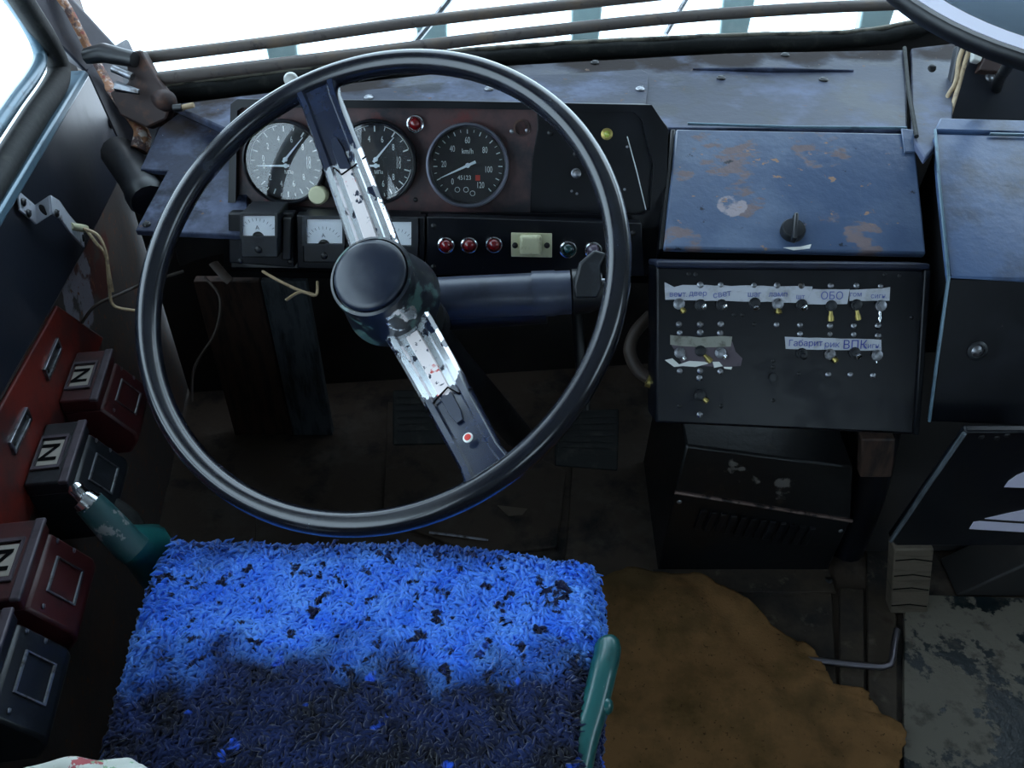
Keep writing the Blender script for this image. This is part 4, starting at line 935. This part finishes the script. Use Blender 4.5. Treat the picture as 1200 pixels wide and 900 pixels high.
for x in (.02, .08, .3): put('screw', me_screwdark, ht, Matrix.Translation((bl.x + x, y0 - .025, .010)) @ Matrix.Scale(1.2, 4))
put('screw', me_screw, ht, HF.mat(796, 588, .001, .3, .8)); put('screw', me_screw, ht, HF.mat(985, 622, .001, .3, .8))
# duct right of heater, on a black filler box added to darken the gap
cb = thing('dark_filler', 'black filler box with duct tube, added to darken the gap between heater box and console skirt', 'housing', (.9, 1.2, 0))
part('filler_body', MB().prism([(.60, 1.06, .007), (1.5, 1.06, .007), (1.5, 1.06, .50), (.60, 1.10, .50)], (0, .3, 0)), m_bulk, cb, bevel=.006)
part('side_tube', MB().tube(curve_pts([V((.605, 1.05, .03)), V((.605, 1.05, .18)), V((.61, 1.09, .33)), V((.63, 1.15, .48))], 5), .030, 14), m_black, cb, smooth=50)
tag(part('red_bracket', MB().prism([at(1010, 515, 1.40), at(1050, 515, 1.40), at(1046, 560, 1.44), at(1008, 560, 1.44)], (0, .02, 0)), m_brownboard, bevel=.003), 'dull rust-red bracket below the switch box right corner', 'bracket')
# ------------------------------------------------------------------ console skirt with white markings
SK = Pl((0, .885, 0), ele(-8))
sk = thing('console_skirt', 'black slanted skirt panel under the side console with white stripes', 'panel', SK.hit(1110, 638))
part('skirt_panel', slab(SK, [(1132, 506), (1260, 506), (1270, 640), (1050, 640), (1043, 632)], .012), m_black, sk, bevel=.003)
part('edge_bead', MB().tube([SK.hit(1130, 508, .002), SK.hit(1085, 573, .002), SK.hit(1044, 634, .002)], .003, 6), m_greyboard, sk, smooth=50)
for q in ([(1177, 571), (1182, 564), (1192, 557), (1204, 552), (1240, 546), (1240, 573)], [(1154, 608), (1180, 602), (1240, 590), (1240, 614)], [(1136, 620), (1141, 612), (1148, 611), (1240, 617), (1240, 626)]):
    part('white_stripe', slab(SK, q, .0008, .0012), m_lilac, sk)
for x, y in ((1150, 512), (1168, 513), (1180, 510)): put('screw', me_screwdark, sk, SK.mat(x, y, 0, .2, .7))
# wooden post under the skirt
pb = FL.hit(1064, 722)
ps_ = thing('wooden_post', 'short grey weathered wooden post standing under the console skirt', 'post', pb)
part('post_body', MB().prism([(pb.x - .032, pb.y, 0.007), (pb.x + .032, pb.y, 0.007), (pb.x + .032, pb.y + .03, 0.007), (pb.x - .032, pb.y + .03, 0.007)], (-.04, .0, .17)), m_wood, ps_, bevel=.003)
for i, z in enumerate((.03, .075, .11, .15)):
    part('crack', MB().tube([(pb.x - .030 - z * .22, pb.y - .0005, z), (pb.x - z * .22, pb.y - .0005, z + .004), (pb.x + .03 - z * .22, pb.y - .0005, z - .002)], .0012, 5), m_gap, ps_)
# dark step box at right edge
sbx = FL.hit(1140, 700)
tag(part('step_box', MB().prism([(sbx.x - .03, sbx.y, .002), (sbx.x + .4, sbx.y, .002), (sbx.x + .4, sbx.y, .09), (sbx.x + .06, sbx.y, .09)], (0, max(.03, 1.05 - sbx.y), 0)), m_bulk, bevel=.004), 'dark step box on the floor under the striped skirt', 'box')
# bent rod on the floor
rp_ = [FL.hit(940, 772, .02), FL.hit(965, 775, .02), FL.hit(1000, 779, .02), FL.hit(1034, 782, .02), FL.hit(1043, 779, .02), FL.hit(1046, 771, .02), FL.hit(1048, 755, .022), FL.hit(1051, 738, .022)]
tag(part('bent_rod', MB().tube(rp_, .0055, 10), M('rod_steel', srgb(110, 106, 112), .35, .8), smooth=60), 'bent steel rod lying on the floor at the cloth edge', 'rod')
tag(part('metal_strip', MB().tube(curve_pts([FL.hit(503, 624, .014), FL.hit(530, 627, .014), FL.hit(572, 633, .014)], 4), [.003] * 8 + [.002], 8, flat=.6), m_steel, smooth=50), 'thin bright metal strip on the floor just ahead of the seat', 'strip')
part('floor_patch', slab(FL, [(583, 592), (618, 596), (612, 603), (596, 604)], .002, .012), m_wood, floor)
# ------------------------------------------------------------------ brown cloth on the floor
rng = np.random.default_rng(5)
out = [(640, 720), (680, 694), (708, 684), (740, 678), (775, 683), (812, 684), (840, 697), (868, 710), (900, 738), (930, 758), (950, 772), (962, 790), (968, 806), (985, 818), (1008, 820), (1018, 828), (1034, 850), (1056, 868), (1052, 890), (1040, 930), (1020, 1000), (620, 1000), (600, 860)]
P2 = [FL.hit(x, y) for x, y in out]
bd = curve_pts(P2 + [P2[0]], 5)[:-1]
cx = sum((p for p in bd), V((0, 0, 0))) / len(bd)
nb = len(bd); rings = 26
mb = MB(); vs = []; fs = []
for i in range(1, rings + 1):
    q = i / rings
    for k_, p in enumerate(bd):
        w = cx.lerp(p, q * (1 + .008 * math.sin(k_ * 2.3) * (q > .9)))
        z = .016 + .006 * math.sin(w.x * 21 + w.y * 9) + .005 * math.sin(w.y * 33 - w.x * 13) + .003 * math.sin(w.x * 70 + w.y * 40)
        edge = max(0, (q - .8) / .2)
        z = z * (1 - .25 * edge) + .012 * edge * max(0, math.sin(k_ * .55))
        vs.append(V((w.x, w.y, z + .008)))
for i in range(rings - 1):
    for k_ in range(nb):
        l_ = (k_ + 1) % nb
        fs.append((i * nb + k_, i * nb + l_, (i + 1) * nb + l_, (i + 1) * nb + k_))
vs.append(V((cx.x, cx.y, .024))); c_ = len(vs) - 1
fs += [(c_, k_, (k_ + 1) % nb) for k_ in range(nb)]
cl = part('floor_cloth', mb.add(vs, fs), m_mat, smooth=70)
so = cl.modifiers.new('thickness', 'SOLIDIFY'); so.thickness = .006
tag(cl, 'rough brown cloth spread on the floor right of the blue seat', 'cloth')
# ================================================================== SEAT
seat = thing('driver_seat', 'driver seat cushion covered with shaggy bright blue and navy pile', 'seat', (-.17, .45, 0))
ZS = .45
SPL = Pl((0, 0, ZS), (0, 0, 1), (0, 1, 0)); SPL.u = V((1, 0, 0)); SPL.v = V((0, 1, 0))
FLc, FRc, RRc, RLc = [np.array(SPL.hit(x, y)) for x, y in ((178, 618), (722, 645), (684, 1030), (60, 1030))]
def seat_surf(s, t):
    """s, t in -1..1 arrays -> points on the cushion skin (top plus rounded flanks)"""
    m = np.maximum(np.abs(s), np.abs(t))
    over = np.clip((m - .80) / .20, 0, 1)             # 0 on top, 1 at the lower hem
    ang = over * (math.pi * .5)
    shrink = np.where(m > 1e-6, (np.minimum(m, .80) + .115 * np.sin(ang) ) / np.maximum(m, 1e-6), 1)
    rc = 1 - .10 * (np.abs(s) * np.abs(t)) ** 3       # soft corners
    S, T = s * shrink * rc / .915, t * shrink * rc / .915
    a = ((1 - S) / 2)[:, None]; b = ((1 + S) / 2)[:, None]; f_ = ((1 + T) / 2)[:, None]; g_ = ((1 - T) / 2)[:, None]
    p = f_ * (a * FLc + b * FRc) + g_ * (a * RLc + b * RRc)
    p[:, 2] = ZS - .01 + .018 * (1 - s ** 2) * (1 - t ** 2) - .11 * (1 - np.cos(ang)) + .006 * np.sin(p[:, 0] * 16) * np.cos(p[:, 1] * 14)
    return p
ng = 48
g_ = np.linspace(-1, 1, ng); SS, TT = np.meshgrid(g_, g_); pts = seat_surf(SS.ravel(), TT.ravel())
mb = MB().add([V(p) for p in pts], [(j * ng + i, j * ng + i + 1, (j + 1) * ng + i + 1, (j + 1) * ng + i) for j in range(ng - 1) for i in range(ng - 1)])
part('cushion', mb, M('navy_backing', srgb(14, 20, 44), .9, spec=.1), seat, smooth=70)
# the pile: short curled tufts
rng = np.random.default_rng(11)
NT = 42000
s_ = rng.uniform(-.97, .97, NT); t_ = rng.uniform(-.75, .97, NT)
e1 = 1e-3
p0 = seat_surf(s_, t_); du = seat_surf(s_ + e1, t_) - p0; dv = seat_surf(s_, t_ + e1) - p0
nn = np.cross(du, dv); nn /= np.linalg.norm(nn, axis=1)[:, None]
du /= np.linalg.norm(du, axis=1)[:, None]; dv = np.cross(nn, du)
az = rng.uniform(0, 2 * math.pi, NT); lay = (np.cos(az)[:, None] * du + np.sin(az)[:, None] * dv)
ln = rng.uniform(.010, .019, NT)[:, None]; wdt = rng.uniform(.0020, .0034, NT)[:, None]
lift = rng.uniform(.25, .7, NT)[:, None]
sw_ = np.cross(nn, lay); curl = rng.uniform(-1, 1, NT)[:, None]
K = []
for q, hh, ww in ((0, -.002, .6), (.35, .55, 1.0), (.75, .85, 1.1), (1.0, .62, .5)):
    c = p0 + lay * ln * q * (1.15 - .5 * lift) + nn * (ln * hh * lift if hh > 0 else hh) + sw_ * ln * curl * q * q * 1.0
    K.append((c - sw_ * wdt * ww, c + sw_ * wdt * ww, c + nn * wdt * ww * .9 + lay * wdt * .2))
verts = np.stack([np.stack(k, 1) for k in K], 1).reshape(-1, 3)      # NT x 4 x 3
base = np.arange(NT)[:, None, None] * 12
qd = []
for i in range(3):
    for k_ in range(3):
        l_ = (k_ + 1) % 3
        qd.append([i * 3 + k_, i * 3 + l_, (i + 1) * 3 + l_, (i + 1) * 3 + k_])
quads = (np.array(qd)[None] + base).reshape(-1, 4)
me = bpy.data.meshes.new('pile')
org = np.array(seat.location)
me.vertices.add(len(verts)); me.vertices.foreach_set('co', (verts - org).astype(np.float32).ravel())
me.loops.add(quads.size); me.loops.foreach_set('vertex_index', quads.astype(np.int32).ravel())
me.polygons.add(len(quads)); me.polygons.foreach_set('loop_start', (np.arange(len(quads)) * 4).astype(np.int32))
me.polygons.foreach_set('use_smooth', np.ones(len(quads), bool))
me.update(); me.validate()
# worn, matted navy rear half with a ragged border
def pile_mat():
    m = bpy.data.materials.new('blue_pile'); m.use_nodes = True
    N = m.node_tree.nodes; L = m.node_tree.links; b = N['Principled BSDF']
    geo = N.new('ShaderNodeNewGeometry'); sep = N.new('ShaderNodeSeparateXYZ'); L.new(geo.outputs['Position'], sep.inputs[0])
    def nz(scale, det=4):
        n = N.new('ShaderNodeTexNoise'); n.inputs['Scale'].default_value = scale; n.inputs['Detail'].default_value = det
        L.new(geo.outputs['Position'], n.inputs['Vector']); return n.outputs['Fac']
    def mr(x, a, b_, c_=0, d_=1):
        n = N.new('ShaderNodeMapRange'); L.new(x, n.inputs[0])
        for i, v in enumerate((a, b_, c_, d_)): n.inputs[i + 1].default_value = v
        return n.outputs[0]
    def ma(op, a, b_):
        n = N.new('ShaderNodeMath'); n.operation = op
        for i, v in enumerate((a, b_)):
            if isinstance(v, (int, float)): n.inputs[i].default_value = v
            else: L.new(v, n.inputs[i])
        return n.outputs[0]
    def mix(f, a, b_):
        n = N.new('ShaderNodeMix'); n.data_type = 'RGBA'; L.new(f, n.inputs[0])
        for i, v in ((6, a), (7, b_)):
            if isinstance(v, tuple): n.inputs[i].default_value = v
            else: L.new(v, n.inputs[i])
        return n.outputs[2]
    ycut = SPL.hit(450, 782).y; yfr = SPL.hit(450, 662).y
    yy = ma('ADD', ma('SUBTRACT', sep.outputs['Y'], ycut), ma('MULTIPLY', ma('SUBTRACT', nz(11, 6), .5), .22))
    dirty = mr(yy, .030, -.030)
    front = mr(ma('ADD', ma('SUBTRACT', sep.outputs['Y'], yfr), ma('MULTIPLY', ma('SUBTRACT', nz(14, 5), .5), .12)), -.012, .035, 0, .75)  # front edge: navy pile, with its shadow put into the colour too
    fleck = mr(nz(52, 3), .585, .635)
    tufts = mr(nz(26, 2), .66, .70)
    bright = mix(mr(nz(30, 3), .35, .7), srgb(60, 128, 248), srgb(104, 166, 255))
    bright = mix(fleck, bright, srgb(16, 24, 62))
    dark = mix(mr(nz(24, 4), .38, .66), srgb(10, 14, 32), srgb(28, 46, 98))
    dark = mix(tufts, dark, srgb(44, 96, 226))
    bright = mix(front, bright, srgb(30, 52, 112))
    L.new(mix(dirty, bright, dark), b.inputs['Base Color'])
    b.inputs['Roughness'].default_value = .8; b.inputs['Specular IOR Level'].default_value = .2
    b.inputs['Sheen Weight'].default_value = .2
    return m
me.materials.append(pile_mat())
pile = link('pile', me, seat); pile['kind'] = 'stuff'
part('seat_frame', MB().prism([(-.36, .10, .24), (.06, .10, .24), (.06, .58, .24), (-.36, .58, .24)], (0, 0, .10)), m_blackplain, seat, bevel=.01)
part('pedestal', MB().prism([(-.28, .2, .02), (-.02, .2, .02), (-.02, .5, .02), (-.28, .5, .02)], (0, 0, .22)), m_blackplain, seat, bevel=.01)
hp = curve_pts([at(709, 752, .975), at(712, 762, .965), at(706, 790, .945), at(696, 830, .925), at(684, 870, .905), at(672, 930, .88), at(664, 990, .86)], 5)
hn = len(hp)
hd = part('side_handle', MB().tube(hp, [.007, .0115, .0135] + [.0145] * (hn - 3), 14, flat=1.0), m_teal, seat, smooth=60)
part('bolt', MB().lathe(at(706, 827, .925), (.9, -.3, .3), [(.008, -.01), (.009, .006), (.006, .010), (.001, .011)], 14), m_teal, hd, smooth=45)
# patterned cloth at the lower left
cp = [(20, 899), (45, 893), (85, 889), (120, 893), (150, 886), (164, 886), (176, 894), (188, 904), (210, 960), (120, 1010), (0, 990), (-30, 930)]
CPL = Pl(at(100, 893, .80), ele(72)); CB = [CPL.hit(x, y) for x, y in cp]
bd = curve_pts(CB + [CB[0]], 5)[:-1]; cx = sum(bd, V((0, 0, 0))) / len(bd); nb = len(bd); rings = 12
vs = []; fs = []
for i in range(1, rings + 1):
    q = i / rings
    for k_, p in enumerate(bd):
        w = cx.lerp(p, q); vs.append(w + V((0, 0, .02 * (1 - q ** 3) + .004 * math.sin(w.x * 80 + w.y * 50) - .03 * max(0, q - .85) / .15)))
for i in range(rings - 1):
    fs += [(i * nb + k_, i * nb + (k_ + 1) % nb, (i + 1) * nb + (k_ + 1) % nb, (i + 1) * nb + k_) for k_ in range(nb)]
vs.append(cx + V((0, 0, .02))); fs += [(len(vs) - 1, k_, (k_ + 1) % nb) for k_ in range(nb)]
m_pat = M('printed_cloth', srgb(222, 224, 214), .8, layers=[dict(col=srgb(190, 96, 100), scale=26, lo=.56, hi=.58), dict(col=srgb(150, 190, 150), scale=30, lo=.62, hi=.64)])
cl2 = part('printed_cloth', MB().add(vs, fs), m_pat, smooth=70); so = cl2.modifiers.new('thickness', 'SOLIDIFY'); so.thickness = .003
tag(cl2, 'white cloth printed with red at the lower left corner', 'cloth')
